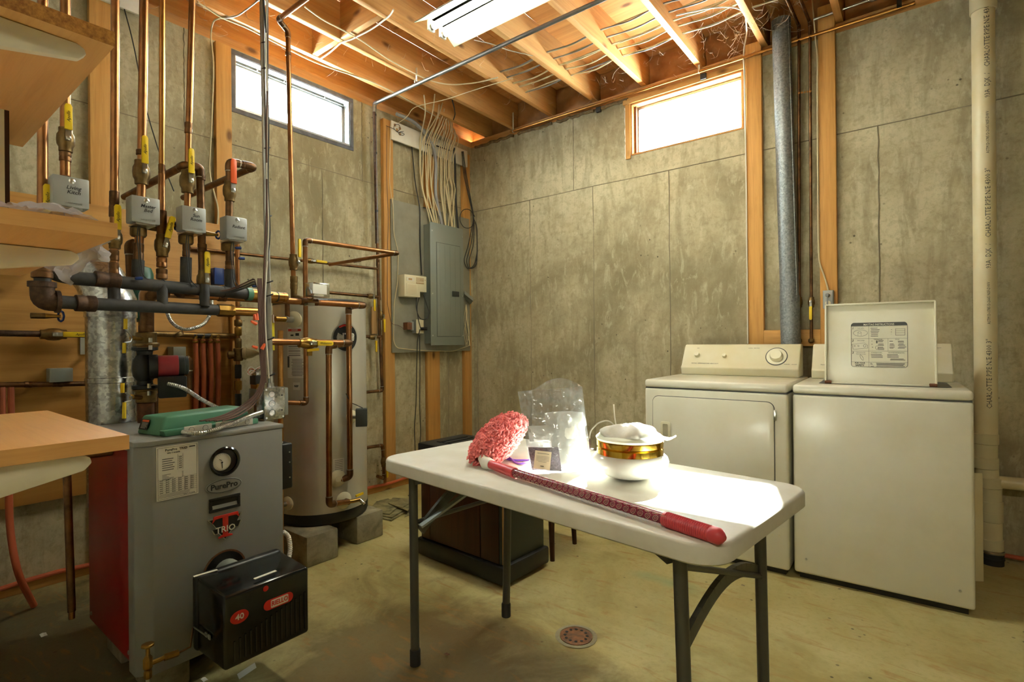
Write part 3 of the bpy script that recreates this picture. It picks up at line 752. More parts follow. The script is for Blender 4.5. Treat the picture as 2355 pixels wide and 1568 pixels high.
for k in range(5): line(-.045, -.005-.004*k, -.045+random.uniform(.012, .04), -.005-.004*k, .0013); line(.012, -.003-.004*k, .016, -.003-.004*k, .0013)
line(.034, .075, .052, .075, .004)
m.build('plate_print', 'ink_soft', rp, smooth=0)
text('PurePro  TRIO', .0105, (FX+.0013, c.y-.004, c.z+.073), EY, EZ, 'ink', rp, off=.0002)
text('S/N: T 412078', .0062, (FX+.0013, c.y-.012, c.z+.063), EY, EZ, 'ink', rp, off=.0001); text('S/N: T 412078', .0058, (FX+.0013, c.y+.033, c.z-.079), EY, EZ, 'ink', rp)
# gauge
c = bp(516, 1060); gz_ = MB().lathe([(.040, 0), (.049, .002), (.051, .008), (.046, .012), (.041, .010), (.040, .001)], (BX1, c.y, c.z), EXX, 36, cap=False).build('gauge_bezel', 'black_gloss', bo, smooth=60)
MB().lathe([(.041, .0), (.041, .0012)], (BX1, c.y, c.z), EXX, 30).build('gauge_well', 'black', gz_)
MB().lathe([(.029, .001), (.029, .006), (.027, .0065), (.001, .0065)], (BX1, c.y-.011, c.z), EXX, 30).build('gauge_dial', 'label_white', gz_)
MB().lathe([(.027, .006), (.030, .006), (.030, .008), (.027, .008)], (BX1, c.y-.011, c.z), EXX, 30, cap=False).build('dial_rim', 'steel', gz_)
m = MB(); gx = BX1+.0072
m.bar((gx, c.y-.010, c.z+.004), (gx, c.y-.019, c.z+.010), .0008, .0016); m.bar((gx, c.y-.010, c.z-.002), (gx, c.y-.009, c.z-.022), .0008, .0016, (0, 1, 0))
m.lathe([(.003, 0), (.003, .001)], (gx-.0003, c.y-.010, c.z-.002), EXX, 8)
for k in range(24):
    an = 2*PI*k/24; m.bar((gx-.0004, c.y-.008+.024*math.cos(an), c.z+.024*math.sin(an)), (gx-.0004, c.y-.008+.027*math.cos(an), c.z+.027*math.sin(an)), .0004, .0008, (1, 0, 0))
m.build('gauge_needle', 'ink', gz_, smooth=0)
# oval badge
c = bp(515, 1116)
def ell(a, b, n=40): return [(math.cos(2*PI*k/n)*a, math.sin(2*PI*k/n)*b) for k in range(n)]
bd = MB().prism([(BX1, c.y+p, c.z+q) for p, q in ell(.060, .0245)], (.004, 0, 0)).build('oval_badge', 'valve_gray', bo, bevel=.001)
MB().prism([(BX1+.0042, c.y+p, c.z+q) for p, q in ell(.0575, .0225)], (.0004, 0, 0)).build('badge_line', 'ink', bd, smooth=0)
MB().prism([(BX1+.0046, c.y+p, c.z+q) for p, q in ell(.0555, .0205)], (.0004, 0, 0)).build('badge_field', 'boiler_gray', bd, smooth=0)
text('PurePro', .027, (BX1+.0052, c.y, c.z), EY, EZ, 'ink', bd, off=.0007, depth=.001)
# recessed pull
c = bp(517, 1156)
pl_ = ring(MB(), 'y', c.y-.052, c.y+.052, c.z-.024, c.z+.024, .010, BX1-.0, BX1+.005).build('pull_frame', 'black', bo, bevel=.002)
MB().box((BX1-.0, c.y-.042, c.z-.014), (BX1+.0008, c.y+.042, c.z+.014)).build('pull_recess', 'black', pl_)
MB().add([(BX1+.001, c.y-.041, c.z-.002), (BX1+.001, c.y+.041, c.z-.002), (BX1+.0042, c.y+.041, c.z-.0138), (BX1+.0042, c.y-.041, c.z-.0138)], [(0, 1, 2, 3)]).build('pull_lip', 'boiler_gray', pl_, smooth=0)
# emblem: dark winged shield, big red T, white word
c = bp(517, 1209)
sh_ = [(-.060, .036), (.060, .036), (.046, .010), (.060, .010), (.050, -.014), (.030, -.014), (.018, -.026), (.006, -.042), (0, -.050), (-.012, -.034), (-.022, -.022), (-.038, -.022), (-.047, -.004), (-.030, -.004), (-.044, .018)]
em = MB().prism([(BX1, c.y+p*.95, c.z+q*.95) for p, q in sh_], (.004, 0, 0)).build('emblem', 'steel', bo)
MB().prism([(BX1+.0035, c.y+p*.87, c.z+q*.87) for p, q in sh_], (.0012, 0, 0)).build('emblem_field', 'black', em, smooth=0)
Tt = [(-.048, .020), (-.042, .046), (.048, .046), (.052, .024), (.042, .034), (.011, .036), (.010, -.030), (.026, -.036), (.026, -.041), (-.026, -.041), (-.026, -.036), (-.010, -.030), (-.010, .036), (-.036, .034)]
MB().prism([(BX1+.004, c.y+p*.9, c.z+q*.9) for p, q in Tt], (.003, 0, 0)).build('emblem_letter', 'red', em, bevel=.0004)
text('TRIO', .029, (BX1+.0078, c.y, c.z-.009), EY, EZ, 'label_white', em, off=.0003, depth=.001)
# burner opening and blast tube
c = P(517, 1312, X=BX1)
op = MB().lathe([(.066, -.0), (.072, .0005), (.072, .003), (.066, .003)], (BX1, c.y, c.z), EXX, 36, cap=False).build('opening_rim', 'rust', bo)
MB().lathe([(.067, 0), (.067, .0008)], (BX1, c.y, c.z), EXX, 36).build('opening', 'black', bo)
UX0, UX1, UY0, UY1, UZ0, UZ1 = 1.43, 1.65, -2.94, -2.653, .143, .384
MB().cyl((BX1-.0, c.y+.005, c.z-.004), (UX0+.01, c.y+.005, c.z-.004), .043, 24).build('blast_tube', 'gray_steel', bo)
bu = MB().box((UX0, UY0, UZ0), (UX0+.035, UY1, UZ1)).build('burner_back', 'black', bo, bevel=.012, seg=3)
bc = MB().hexa([(UX0+.03, UY0+.004, UZ0+.004), (UX1, UY0+.006, UZ0+.006), (UX1, UY1-.006, UZ0+.006), (UX0+.03, UY1-.004, UZ0+.004), (UX0+.03, UY0+.004, UZ1-.003), (UX1, UY0+.006, UZ1-.012), (UX1, UY1-.006, UZ1-.012), (UX0+.03, UY1-.004, UZ1-.003)]).build('burner_cover', 'black_gloss', bo, bevel=.010, seg=3)
for k in range(15):
    yy = UY0+.035+k*.0165; zt = UZ0+.085+k*.0045
    MB().tube([(UX1-.001, yy, UZ0+.025), (UX1-.001, yy, zt)], .0035, 8).build('cover_rib', 'black_gloss', bc)
def up_(x, y, o=.001): return P(x, y, X=UX1+o)
def pill(cy, cz, w_, h_, r, mat, nm, o, par):
    return MB().prism([(UX1+o, cy+p, cz+q) for p, q in rrect(-w_/2, w_/2, -h_/2, h_/2, r)], (.0012, 0, 0)).build(nm, mat, par, smooth=0)
c = up_(641, 1382); pr = pill(c.y, c.z, .098, .032, .0155, 'red', 'name_badge', .0003, bc)
pill(c.y+.003, c.z, .058, .024, .003, 'label_white', 'badge_field', .0012, pr)
text('RIELLO', .0215, (UX1+.003, c.y+.003, c.z), EY, EZ, 'red', pr, off=.0004, depth=.0008, wx=.82)
c = up_(551, 1418); pr = MB().prism([(UX1+.0003, c.y+p, c.z+q) for p, q in ell(.0275, .0195)], (.0014, 0, 0)).build('number_badge', 'red', bc, smooth=0)
text('40', .024, (UX1+.0022, c.y, c.z), EY, EZ, 'label_white', pr, off=.0005, depth=.0008, wx=1.1)
MB().lathe([(.008, 0), (.009, .002), (.0, .003)], (UX1, up_(611, 1353).y, up_(611, 1353).z), EXX, 14).build('sight_port', 'red', bc)
for a_, b_2 in (((445, 1326), (500, 1310)), ((585, 1331), (635, 1312))):
    p0, p1 = P(*a_, Z=UZ1+.0), P(*b_2, Z=UZ1+.0)
    MB().bar(p0+V((0, 0, .0)), p1, .011, .002).build('warning_strip', 'label_white', bc)
for k in (0, 1): MB().box((UX1-.10-k*.022, UY0-.001, UZ0+.075), (UX1-.084-k*.022, UY0+.003, UZ0+.090)).build('clip', 'gray_steel', bc, bevel=.002)
MB().tube([(UX0+.02, UY0-.002, UZ0+.08), (UX0+.12, UY0-.003, UZ0+.085)], .0025, 6).build('oil_tube', 'emt', bc)
# ---- blocks under the boiler
for i, (x0, x1, yy) in enumerate(((.90, 1.06, -3.03), (1.20, 1.36, -3.03), (.90, 1.06, -2.72), (1.20, 1.36, -2.72))):
    MB().box((x0, yy, 0), (x1, yy+.11, .105 if i != 99 else 0)).build('concrete_block', 'concrete_block', bevel=.006, cat='block', group='blocks under the boiler',
        label=('concrete block carrying the back left corner of the boiler', 'concrete block carrying the front left corner of the boiler', 'concrete block carrying the back right corner of the boiler', 'concrete block carrying the front right corner of the boiler')[i])
# ---- brass oil shut-off valve standing at the front left of the boiler
vx = P(340, 1510, X=1.47)
ov = thing('oil_valve', 'brass oil shut-off valve with round handle in front of the boiler', 'valve', (vx.x, vx.y, 0))
q = lambda x, y: P(x, y, X=1.47)
MB().tube([V((vx.x, vx.y, .0)), V((vx.x, vx.y, q(340, 1545).z))], .006, 10).build('oil_line', 'steel', ov)
MB().lathe([(.008, 0), (.011, .004), (.011, .022), (.008, .026), (.011, .03), (.013, .034), (.013, .06), (.009, .066), (.006, .07), (.006, .09)], (vx.x, vx.y, q(340, 1560).z), n=8).build('valve_body', 'brass', ov)
zc = q(340, 1487).z; m = MB().lathe([(.012, 0), (.018, .002), (.018, .008), (.012, .010)], (vx.x, vx.y, zc), n=8)
m.build('round_handle', 'brass', ov, bevel=.001)
e1, e2 = q(378, 1512), q(420, 1497)
MB().cyl(V((vx.x, vx.y, e1.z)), V((vx.x, e1.y, e1.z)), .007, 8).build('side_arm', 'brass', ov)
MB().cyl(V((vx.x, e1.y, e1.z)), V((vx.x, e2.y-.012, e2.z)), .010, 6).build('flare_nut', 'brass', ov)
MB().tube([V((vx.x, e2.y-.012, e2.z)), V((vx.x+.005, e2.y+.02, e2.z+.006)), V((UX0+.02, UY0-.004, UZ0+.08))], .0032, 8).build('copper_line', 'copper_old', ov)
pt = [P(405, 1560, Z=.004), P(440, 1535, Z=.004), P(480, 1565, Z=.004)]
MB().add([P(545, 1550, Z=.004), P(586, 1523, Z=.004), P(590, 1535, Z=.004), P(550, 1562, Z=.004)], [(0, 1, 2, 3)]).build('paper_tag', 'label_white', smooth=0, label='small white paper tag on the floor under the burner', cat='tag')
# ---- green relay control lying on the boiler
gb = thing('relay_control', 'green zone relay control with open wiring side lying on the boiler', 'relay box', (1.13, -2.83, BZ1+.004))
def gpt(x, y, z): return P(x, y, Z=z)
g0z = BZ1+.005
A = P(313, 997, Z=g0z); B = P(365, 1004, Z=g0z); C_ = P(583, 972, Z=g0z); D_ = C_+(A-B)
hz = .062; ins = .018
cx_ = (A+B+C_+D_)/4
top = [A.lerp(cx_, .10)+V((0, 0, hz)), B.lerp(cx_, .16)+V((0, 0, hz)), C_.lerp(cx_, .14)+V((0, 0, hz*1.05)), D_.lerp(cx_, .10)+V((0, 0, hz*1.05))]
gc_ = MB().hexa([A, B, C_, D_]+top).build('control_cover', 'green_box', gb, bevel=.008, seg=3)
MB().hexa([B+(C_-B)*.02, B+(C_-B)*.02+(B-A).normalized()*.03, C_+(B-A).normalized()*.03, C_]+[q_+V((0, 0, .02)) for q_ in (B, B+(B-A).normalized()*.028, C_+(B-A).normalized()*.028, C_)]).build('wiring_tray', 'green_box', gb, bevel=.003)
e_ = (C_-B).normalized(); s_ = (B-A).normalized()
for f0, f1 in ((.18, .46), (.50, .92)):
    L_ = (C_-B).length; p0 = B+e_*L_*f0+s_*.032; p1 = B+e_*L_*f1+s_*.032
    kp = MB().hexa([p0, p0+s_*.004, p1+s_*.004, p1, p0+V((0, 0, .026)), p0+V((0, 0, .026))+s_*.004, p1+V((0, 0, .026))+s_*.004, p1+V((0, 0, .026))]).build('knockout_plate', 'white_paint', gb, bevel=.002)
    nk = 2 if f0 < .3 else 3
    for k in range(nk):
        cc = p0.lerp(p1, (k+.5)/nk)+s_*.0042+V((0, 0, .013))
        MB().lathe([(.0085, 0), (.0095, .0), (.0095, .0008), (.0085, .0008)], cc, s_, 20, cap=False).build('knockout_ring', 'ink_soft', kp)
fA, fB = A.lerp(B, .28), A.lerp(B, .95)
u_ = (fB-fA); on = V((-u_.y, u_.x, 0)).normalized(); on = on if on.dot(CAM-A) > 0 else -on
def fq(s, z): return A.lerp(B, s)+V((0, 0, z))+on*(.0012-.0)+(cx_-A).normalized()*(.0)
nrm_ = ((B-A).cross(top[0]-A)).normalized(); nrm_ = nrm_ if nrm_.dot(CAM-A) > 0 else -nrm_
rt = (B-A).normalized(); ut = (top[0]-A).normalized()
lo_ = A+rt*.008+ut*.016+nrm_*.0015
MB().hexa([lo_, lo_+rt*.05, lo_+rt*.05+nrm_*.0005, lo_+nrm_*.0005, lo_+ut*.036, lo_+rt*.05+ut*.036, lo_+rt*.05+ut*.036+nrm_*.0005, lo_+ut*.036+nrm_*.0005]).build('warning_label', 'black', gc_, smooth=0)
l2 = lo_+ut*.027+rt*.008+nrm_*.0006
MB().hexa([l2, l2+rt*.04, l2+rt*.04+nrm_*.0004, l2+nrm_*.0004, l2+ut*.007, l2+rt*.04+ut*.007, l2+rt*.04+ut*.007+nrm_*.0004, l2+ut*.007+nrm_*.0004]).build('warning_band', 'orange', gc_, smooth=0)
for k in range(5):
    l3 = lo_+ut*(.023-.0042*k)+rt*.010+nrm_*.0008; MB().bar(l3, l3+rt*random.uniform(.026, .036), .0003, .0012, ut).build('print_line', 'label_white', gc_, smooth=0)
# ---- domestic relay box on the boiler's far side, black
sb = thing('side_control', 'black control box on the right side of the boiler', 'control box', (1.2, BY1, .45))
a0 = P(652, 1035, Y=BY1+.03); MB().box((1.17, BY1+.001, .555), (1.32, BY1+.075, .735)).build('control_box', 'black', sb, bevel=.008, seg=3)
MB().box((1.20, BY1+.003, .735), (1.30, BY1+.045, .742)).build('control_label', 'label_white', sb)
for z in (.6, .66, .70): MB().lathe([(.003, 0), (.003, .002)], (1.3205, BY1+.06, z), EXX, 8).build('screw', 'steel', sb)
# ================================================================ water heater
HC = V((.56, -1.925, 0)); HR = .252; HZ0, HZ1 = .155, 1.37
he = thing('water_heater', 'tall stainless water heater tank standing on concrete blocks', 'water heater', tuple(HC))
MB().lathe([(HR-.006, HZ0+.058), (HR, HZ0+.062), (HR, HZ1-.03), (HR-.004, HZ1-.026)], HC, n=64).build('tank_jacket', 'tank', he)
MB().lathe([(HR-.02, HZ0), (HR-.004, HZ0+.004), (HR+.002, HZ0+.02), (HR+.002, HZ0+.062)], HC, n=64).build('base_ring', 'black', he)
MB().lathe([(HR+.001, HZ1-.03), (HR+.002, HZ1-.01), (HR-.02, HZ1), (.05, HZ1+.006), (.001, HZ1+.006)], HC, n=64).build('top_cap', 'black', he)
def hp(px, py, o=0):  # point on the jacket seen at a pixel
    d = _fw+CR*((px-IW/2)/F_PX)-CU*((py-IH/2)/F_PX); d2 = V((d.x, d.y)); oc = V((CAM.x-HC.x, CAM.y-HC.y)); r = HR+o
    a = d2.dot(d2); b = 2*oc.dot(d2); c = oc.dot(oc)-r*r; dsc = max(0, b*b-4*a*c)
    return CAM+d*((-b-math.sqrt(dsc))/(2*a))
def hn_(p): q = V((p.x-HC.x, p.y-HC.y, 0)); return q.normalized()
def curved_plate(px, py, wd, ht, mat, nm, o=.001, par=he, rr=0):
    c = hp(px, py); a0 = math.atan2(c.y-HC.y, c.x-HC.x); da = wd/HR/2
    return MB().grid(lambda u, v: (HC.x+(HR+o)*math.cos(a0-da+2*da*u), HC.y+(HR+o)*math.sin(a0-da+2*da*u), c.z-ht/2+ht*v), 10, 1).build(nm, mat, par, smooth=60)
def htext(s, sz, px, py, mat='ink', par=he, o=.002, **kw):
    c = hp(px, py); n = hn_(c); rgt = V((-n.y, n.x, 0))
    return text(s, sz, V((HC.x, HC.y, c.z)), rgt, EZ, mat, par, wrapR=HR+o, **kw)
wl_ = curved_plate(677, 787, .085, .16, 'label_white', 'danger_label')
def strip(px, py, wd, ht, mat, par, nm='print_line', o=.002): return curved_plate(px, py, wd, ht, mat, nm, o, par)
strip(677, 759, .075, .012, 'red', wl_, 'danger_band'); htext('DANGER', .009, 678, 759, 'label_white', wl_, .0025, off=.0002)
for px, py, ww, hh_ in ((672, 771, .018, .008), (684, 769, .02, .014), (682, 782, .014, .008)): strip(px, py, ww, hh_, 'ink', wl_, 'pictogram')
for k in range(6): strip(677, 792+5*k, .07, .0035 if k % 2 else .002, 'ink_soft', wl_)
rl = curved_plate(680, 842, .10, .125, 'label_white', 'rating_label')
for k in range(12): strip(684, 826+3.4*k, .07-.02*random.random(), .0025, 'ink_soft', rl)
strip(664, 832, .012, .06, 'ink_soft', rl, 'barcode')
nl = curved_plate(682, 888, .04, .04, 'label_white', 'round_label'); htext('NSF', .014, 682, 888, 'ink', nl, off=.0005)
cl_ = curved_plate(779, 1070, .06, .075, 'label_white', 'small_label')
for k in range(7): strip(779, 1058+4*k, .045, .002, 'ink_soft', cl_)
# round logo
c = hp(796, 776); a0 = math.atan2(c.y-HC.y, c.x-HC.x)
def disc(r, o, mat, nm, par, zc=c.z):
    m_ = MB(); vs = [V((HC.x+(HR+o)*math.cos(a0+r*math.cos(2*PI*k/40)/HR), HC.y+(HR+o)*math.sin(a0+r*math.cos(2*PI*k/40)/HR), zc+r*math.sin(2*PI*k/40))) for k in range(40)]
    cc = V((HC.x+(HR+o)*math.cos(a0), HC.y+(HR+o)*math.sin(a0), zc))
    m_.add([cc]+vs, [(0, 1+k, 1+(k+1) % 40) for k in range(40)]); return m_.build(nm, mat, par, smooth=60)
lg = disc(.082, .001, 'steel', 'round_logo', he); disc(.074, .0018, 'black', 'logo_field', lg)
htext('HTP', .062, 796, 776, 'label_white', lg, .003, off=.0012, wx=.95)
MB().tube([hp(780, 752, .004), hp(790, 748, .004), hp(800, 748, .004), hp(808, 753, .004)], .006, 6).build('logo_flame', 'red', lg)
def boss(px, py, r=.045, nm='port_collar', out=.02):
    c = hp(px, py); n = hn_(c)
    return c, n, MB().lathe([(r, -.004), (r, .004), (r*.7, .012), (r*.35, .015), (r*.35, .016)], c, n, 28).build(nm, 'plastic_cream', he, smooth=50)
c, n, _ = boss(676, 735); MB().tube([c, c+n*.06], .013, 12).build('port_nipple', 'steel', he)
boss(776, 1100); boss(790, 1150); boss(808, 958, .036); c, n, _ = boss(662, 1157, .036); MB().tube([c, c+n*.05], .012, 12).build('port_nipple', 'steel', he)
# blocks carrying the tank
for (x0, x1, y0, y1, lb) in ((.60, .86, -2.20, -2.02, 'rough concrete block under the left front of the water heater'), (.55, .80, -1.86, -1.68, 'rough concrete block under the right front of the water heater'), (.30, .50, -2.1, -1.75, 'rough concrete block under the back of the water heater')):
    MB().box((x0, y0, 0), (x1, y1, HZ0)).build('concrete_block', 'concrete_block', bevel=.008, label=lb, cat='block', group='blocks under the water heater')
# thermostat on the tank
tq = hp(812, 957, .05); n = hn_(tq)
ts = thing('thermostat', 'small dark grey thermostat box on the side of the water heater', 'thermostat', tuple(P(830, 975, D=(tq-CAM).dot(_fw))))
cc = P(832, 958, D=(tq-CAM).dot(_fw)); n = V((.75, .66, 0)).normalized(); r_ = V((-n.y, n.x, 0))
def ob(m_, c, r, u, n, w_, h_, d_): return m_.hexa([c-r*w_/2-u*h_/2, c+r*w_/2-u*h_/2, c+r*w_/2-u*h_/2+n*d_, c-r*w_/2-u*h_/2+n*d_, c-r*w_/2+u*h_/2, c+r*w_/2+u*h_/2, c+r*w_/2+u*h_/2+n*d_, c-r*w_/2+u*h_/2+n*d_])
ob(MB(), cc, V((.62, .78, 0)), EZ, V((.78, -.62, 0)), .06, .095, .05).build('thermostat_box', 'vinyl', ts, bevel=.004)
MB().tube([hp(808, 958), cc+V((.02, -.01, 0))], .011, 10).build('thermostat_stem', 'steel', ts)
t0 = P(796, 905, X=.86); MB().tube([t0, P(805, 925, X=.84), P(822, 932, X=.80), cc+V((.02, -.01, .05))], .0025, 6, fil=.03).build('capillary', 'cable_black', ts)
# ================================================================ flue pipe
FL = V((.735, -2.965, 0)); FR = .083
fl = thing('flue_pipe', 'shiny galvanized flue pipe behind the boiler', 'flue pipe', (FL.x, FL.y, 0))
MB().lathe([(FR, .5), (FR, .98), (FR+.003, .982), (FR+.003, 1.0), (FR, 1.002), (FR, 1.24)], FL, n=36).build('flue_section', 'galvanized', fl)
MB().tube([FL+V((0, 0, 1.24)), FL+V((0, 0, 1.30)), FL+V((-.05, -.02, 1.39)), FL+V((-.14, -.04, 1.46))], FR+.004, 32).build('flue_elbow', 'galvanized', fl)
MB().tube([FL+V((-.13, -.038, 1.455)), FL+V((-.6, -.12, 1.60))], FR, 32).build('flue_offset', 'galvanized', fl)
for t in (.0, .5): MB().tube([FL+V((-.14, -.04, 1.46))+V((-.46, -.08, .14))*t, FL+V((-.16, -.045, 1.468))+V((-.46, -.08, .14))*t], FR+.006, 32).build('flue_band', 'galvanized', fl)
MB().tube([FL+V((-.0, 0, .58)), V((.85, FL.y+.06, .58))], FR*.9, 24).build('flue_breech', 'galvanized', fl)
# ================================================================ piping
def fitting(par, a, b, r, mat='copper_old', nm='coupling', n=14):
    a, b = V(a), V(b); d = (b-a).normalized(); L = (b-a).length
    MB().lathe([(r*1.0, 0), (r*1.16, .002), (r*1.16, L*.42), (r*1.10, L*.46), (r*1.10, L*.54), (r*1.16, L*.58), (r*1.16, L-.002), (r, L)], a, d, n).build(nm, mat, par)
def pipe(name, label, pts, r, mat='copper', cat='pipe', group=None, cpl=(), elbow='copper_old', n=14, solder=True):
    pts = [V(q) for q in pts]
    t = thing(name, label, cat, tuple(pts[0]), group=group)
    MB().tube(pts, r, n, fil=r*1.6).build('pipe', mat, t)
    for i in range(1, len(pts)-1):
        a, b, c = pts[i-1], pts[i], pts[i+1]; u, v_ = (a-b).normalized(), (c-b).normalized()
        if u.dot(v_) < -.97 or not elbow: continue
        l1, l2 = min(r*2.6, (a-b).length*.6), min(r*2.6, (c-b).length*.6)
        MB().tube([b+u*l1, b, b+v_*l2], r*1.17, n, fil=r*2).build('elbow', elbow, t)
        if solder:
            for w_, l in ((u, l1), (v_, l2)): MB().tube([b+w_*l, b+w_*(l+r*.3)], r*1.1, n).build('solder_joint', 'solder', t)
    for (a, b) in cpl: fitting(t, a, b, r, elbow or mat)
    return t
def valve(par, p, d, r, h, nrm=(1, 0, 0), L=.095, mat='yellow', body='bronze', txt=None, w=.021, off=.9):
    p, d, h, nrm = V(p), V(d).normalized(), V(h).normalized(), V(nrm).normalized()
    nrm = (nrm-h*nrm.dot(h)).normalized()
    b = MB().lathe([(r*1.15, -r*3), (r*1.4, -r*2.9), (r*1.4, -r*1.9), (r*1.75, -r*1.2), (r*1.85, 0), (r*1.75, r*1.2), (r*1.4, r*1.9), (r*1.4, r*2.9), (r*1.15, r*3)], p, d, 12).build('valve_body', body, par)
    st = p+nrm*(r*1.8)
    MB().cyl(p, st+nrm*.010, r*.45, 10).build('valve_stem', 'steel', b)
    MB().lathe([(r*.6, 0), (r*.6, .006), (r*.3, .008)], st+nrm*.006, nrm, 6).build('valve_nut', 'steel', b)
    s = h.cross(nrm).normalized(); q0 = st+nrm*.007
    MB().hexa([q0-s*w*.36-h*.010, q0+s*w*.36-h*.010, q0+s*w*.36+h*.035, q0-s*w*.36+h*.035]+[x+nrm*.003 for x in (q0-s*w*.36-h*.010, q0+s*w*.36-h*.010, q0+s*w*.36+h*.035, q0-s*w*.36+h*.035)]).build('handle_shank', 'steel', b)
    q1 = q0+h*.026+nrm*.001
    hd = MB().prism([q1+s*(x)+h*(y) for x, y in [(-w/2, 0), (w/2, 0), (w/2, L-w*.4), (w*.3, L), (-w*.3, L), (-w/2, L-w*.4)]], nrm*.008).build('valve_handle', mat, par, bevel=.002)
    if txt: text(txt, w*.62, q1+h*(L*.5)+nrm*.0085, h, nrm.cross(h), 'ink', hd, shear=.3)
    return b
UP, DN = V((0, 0, 1)), V((0, 0, -1))
XM = 1.05
def m_(x, y, X=XM): return P(x, y, X=X)
def vert(x0, y0, x1, y1, X=XM): return [m_(x0, y0, X), m_(x1, y1, X)]
RC = .0143   # 1 inch copper
# --- upper and lower black header
h1 = thing('supply_header', 'upper black steel header pipe tied with wires above the boiler', 'pipe', tuple(m_(300, 640)))
MB().tube([m_(112, 600, 1.09), m_(122, 630, 1.09), m_(170, 640, 1.09), m_(214, 643, 1.09), m_(575, 677, 1.05)], .0225, 18, fil=.05).build('header_pipe', 'black_pipe', h1)
fitting(h1, m_(216, 640, 1.09), m_(275, 648, 1.085), .0235, 'iron', 'header_coupling', 18)
MB().tube([m_(566, 676), m_(600, 679)], .0245, 18).build('brass_adapter', 'brass', h1); MB().tube([m_(566, 676), m_(578, 677)], .0275, 18).build('green_corrosion', 'green_box', h1)
MB().tube([m_(598, 679), m_(652, 684)], .0205, 18).build('copper_end', 'copper_bright', h1); MB().lathe([(.022, 0), (.022, .015), (.012, .024)], m_(650, 684), m_(660, 685)-m_(650, 684), 16).build('end_cap', 'copper_bright', h1)
for x, y, r_t, X_t in ((372, 657, .0255, 1.07), (460, 666, .0255, 1.062), (512, 671, .0255, 1.056), (635, 682.5, .0222, 1.05)):
    MB().tube([m_(x, y, X_t), m_(x+2.5, y+.3, X_t)], r_t, 14).build('cable_tie', 'black', h1)
h2 = thing('return_header', 'lower black steel header pipe with iron elbow above the boiler', 'pipe', tuple(m_(200, 697, 1.1)))
MB().tube([m_(97, 600, 1.11), m_(99, 692, 1.11), m_(180, 697, 1.11), m_(500, 713, 1.07)], .0215, 18, fil=.04).build('header_pipe', 'black_pipe', h2)
MB().tube([m_(97, 655, 1.11), m_(99, 692, 1.11), m_(135, 694, 1.11)], .031, 18, fil=.035).build('iron_elbow', 'iron', h2)
for a_, b2 in (((92, 646), (94, 658)), ((127, 693.5), (137, 694))): MB().tube([m_(*a_, 1.11) if a_[0] > 100 else m_(97, 648, 1.11), m_(*b2, 1.11) if a_[0] > 100 else m_(97, 660, 1.11)], .036, 18).build('elbow_collar', 'iron', h2)
fitting(h2, m_(172, 696.5, 1.11), m_(220, 699, 1.105), .0235, 'iron', 'header_coupling', 18); fitting(h2, m_(97, 612, 1.11), m_(97, 640, 1.11), .0235, 'copper_old', 'header_coupling', 18)
MB().tube([m_(500, 713, 1.07), m_(536, 715, 1.07)], .0255, 8).build('brass_adapter', 'brass', h2)
MB().tube([m_(534, 715, 1.07), m_(596, 718, 1.07)], .0185, 18).build('copper_end', 'copper_bright', h2)
for x in (262, 373, 470): MB().tube([m_(x, 655 if x > 300 else 650, 1.08), m_(x+1, 705, 1.09)], .0185 if x < 300 else .0175, 16).build('drop_leg', 'black_pipe', h2)
# --- zone risers
def zone_box(px, py, w_, h_, lines, label, X=1.075, ry=0):
    c = m_(px, py, X+.05); t = thing('zone_valve', label, 'zone valve', (X, c.y, c.z-h_/2), group='zone valves on the heating risers')
    MB().box((X-.012, c.y-w_/2, c.z-h_/2), (X+.05, c.y+w_/2, c.z+h_/2)).build('valve_cover', 'valve_gray', t, bevel=.004)
    MB().lathe([(.008, 0), (.009, .001), (.006, .003), (.001, .004)], (X+.05, c.y+.002, c.z+h_*.36), EXX, 12).build('cover_screw', 'steel', t)
    text(lines, .0165, (X+.0505, c.y+.006, c.z+.006), EY, EZ, 'ink', t, name='handwriting', shear=.25, lh=.9, off=.0002)
    text('Honeywell', .0105, (X+.0505, c.y+.006, c.z-h_*.37), EY, EZ, 'steel', t)
    MB().lathe([(.022, 0), (.026, .006), (.026, .03), (.020, .035)], (X-.03, c.y, c.z-h_/2-.038), n=14).build('valve_base', 'bronze', t)
    MB().box((X-.03, c.y-.03, c.z-h_/2-.006), (X+.045, c.y+.03, c.z-h_/2)).build('base_plate', 'steel', t)
    return t
RG = 'copper heating risers above the boiler'
def riser(label, pts, r=RC, mat='copper', cpl=(), up=True):
    w_ = [m_(*q) for q in pts]
    if up: # carry the pipe up into the ceiling
        w_ = [w_[0]+V((0, 0, JZ+.12-w_[0].z))]+w_
    return pipe('heating_riser', label, w_, r, mat, 'pipe', RG, [(m_(*a), m_(*b)) for a, b in cpl])
r0 = riser('copper heating riser at far left with grimy ball valve', [(150, 0), (150, 405)], cpl=(((150, 350), (150, 372)),)); valve(r0, m_(151, 322), UP, .0135, UP, txt='Apollo', L=.085)
r0b = riser('copper heating riser behind the leftmost shelf corner', [(98, 0), (98, 620)]); valve(r0b, m_(103, 510), UP, .0135, UP, txt='Apollo', L=.09)
r1 = riser('tall copper riser with yellow valve beside the wooden stud', [(265, 0), (263, 470), (262, 640)], .013, cpl=(((263, 440), (262, 500)), ((262, 575), (262, 600)), ((262, 604), (262, 632)))); valve(r1, m_(264, 548), UP, .0125, UP, txt='Apollo', L=.088)
r2 = riser('copper riser running down to the second zone valve', [(331, 0), (325, 440), (316, 648)], cpl=(((325, 345), (325, 358)), ((319, 560), (318, 600)))); valve(r2, m_(325, 397), UP, .0150, UP, txt='Apollo', L=.10)
MB().tube([m_(318, 598), m_(316, 646)], .0195, 14).build('insulation_sleeve', 'black_pipe', r2)
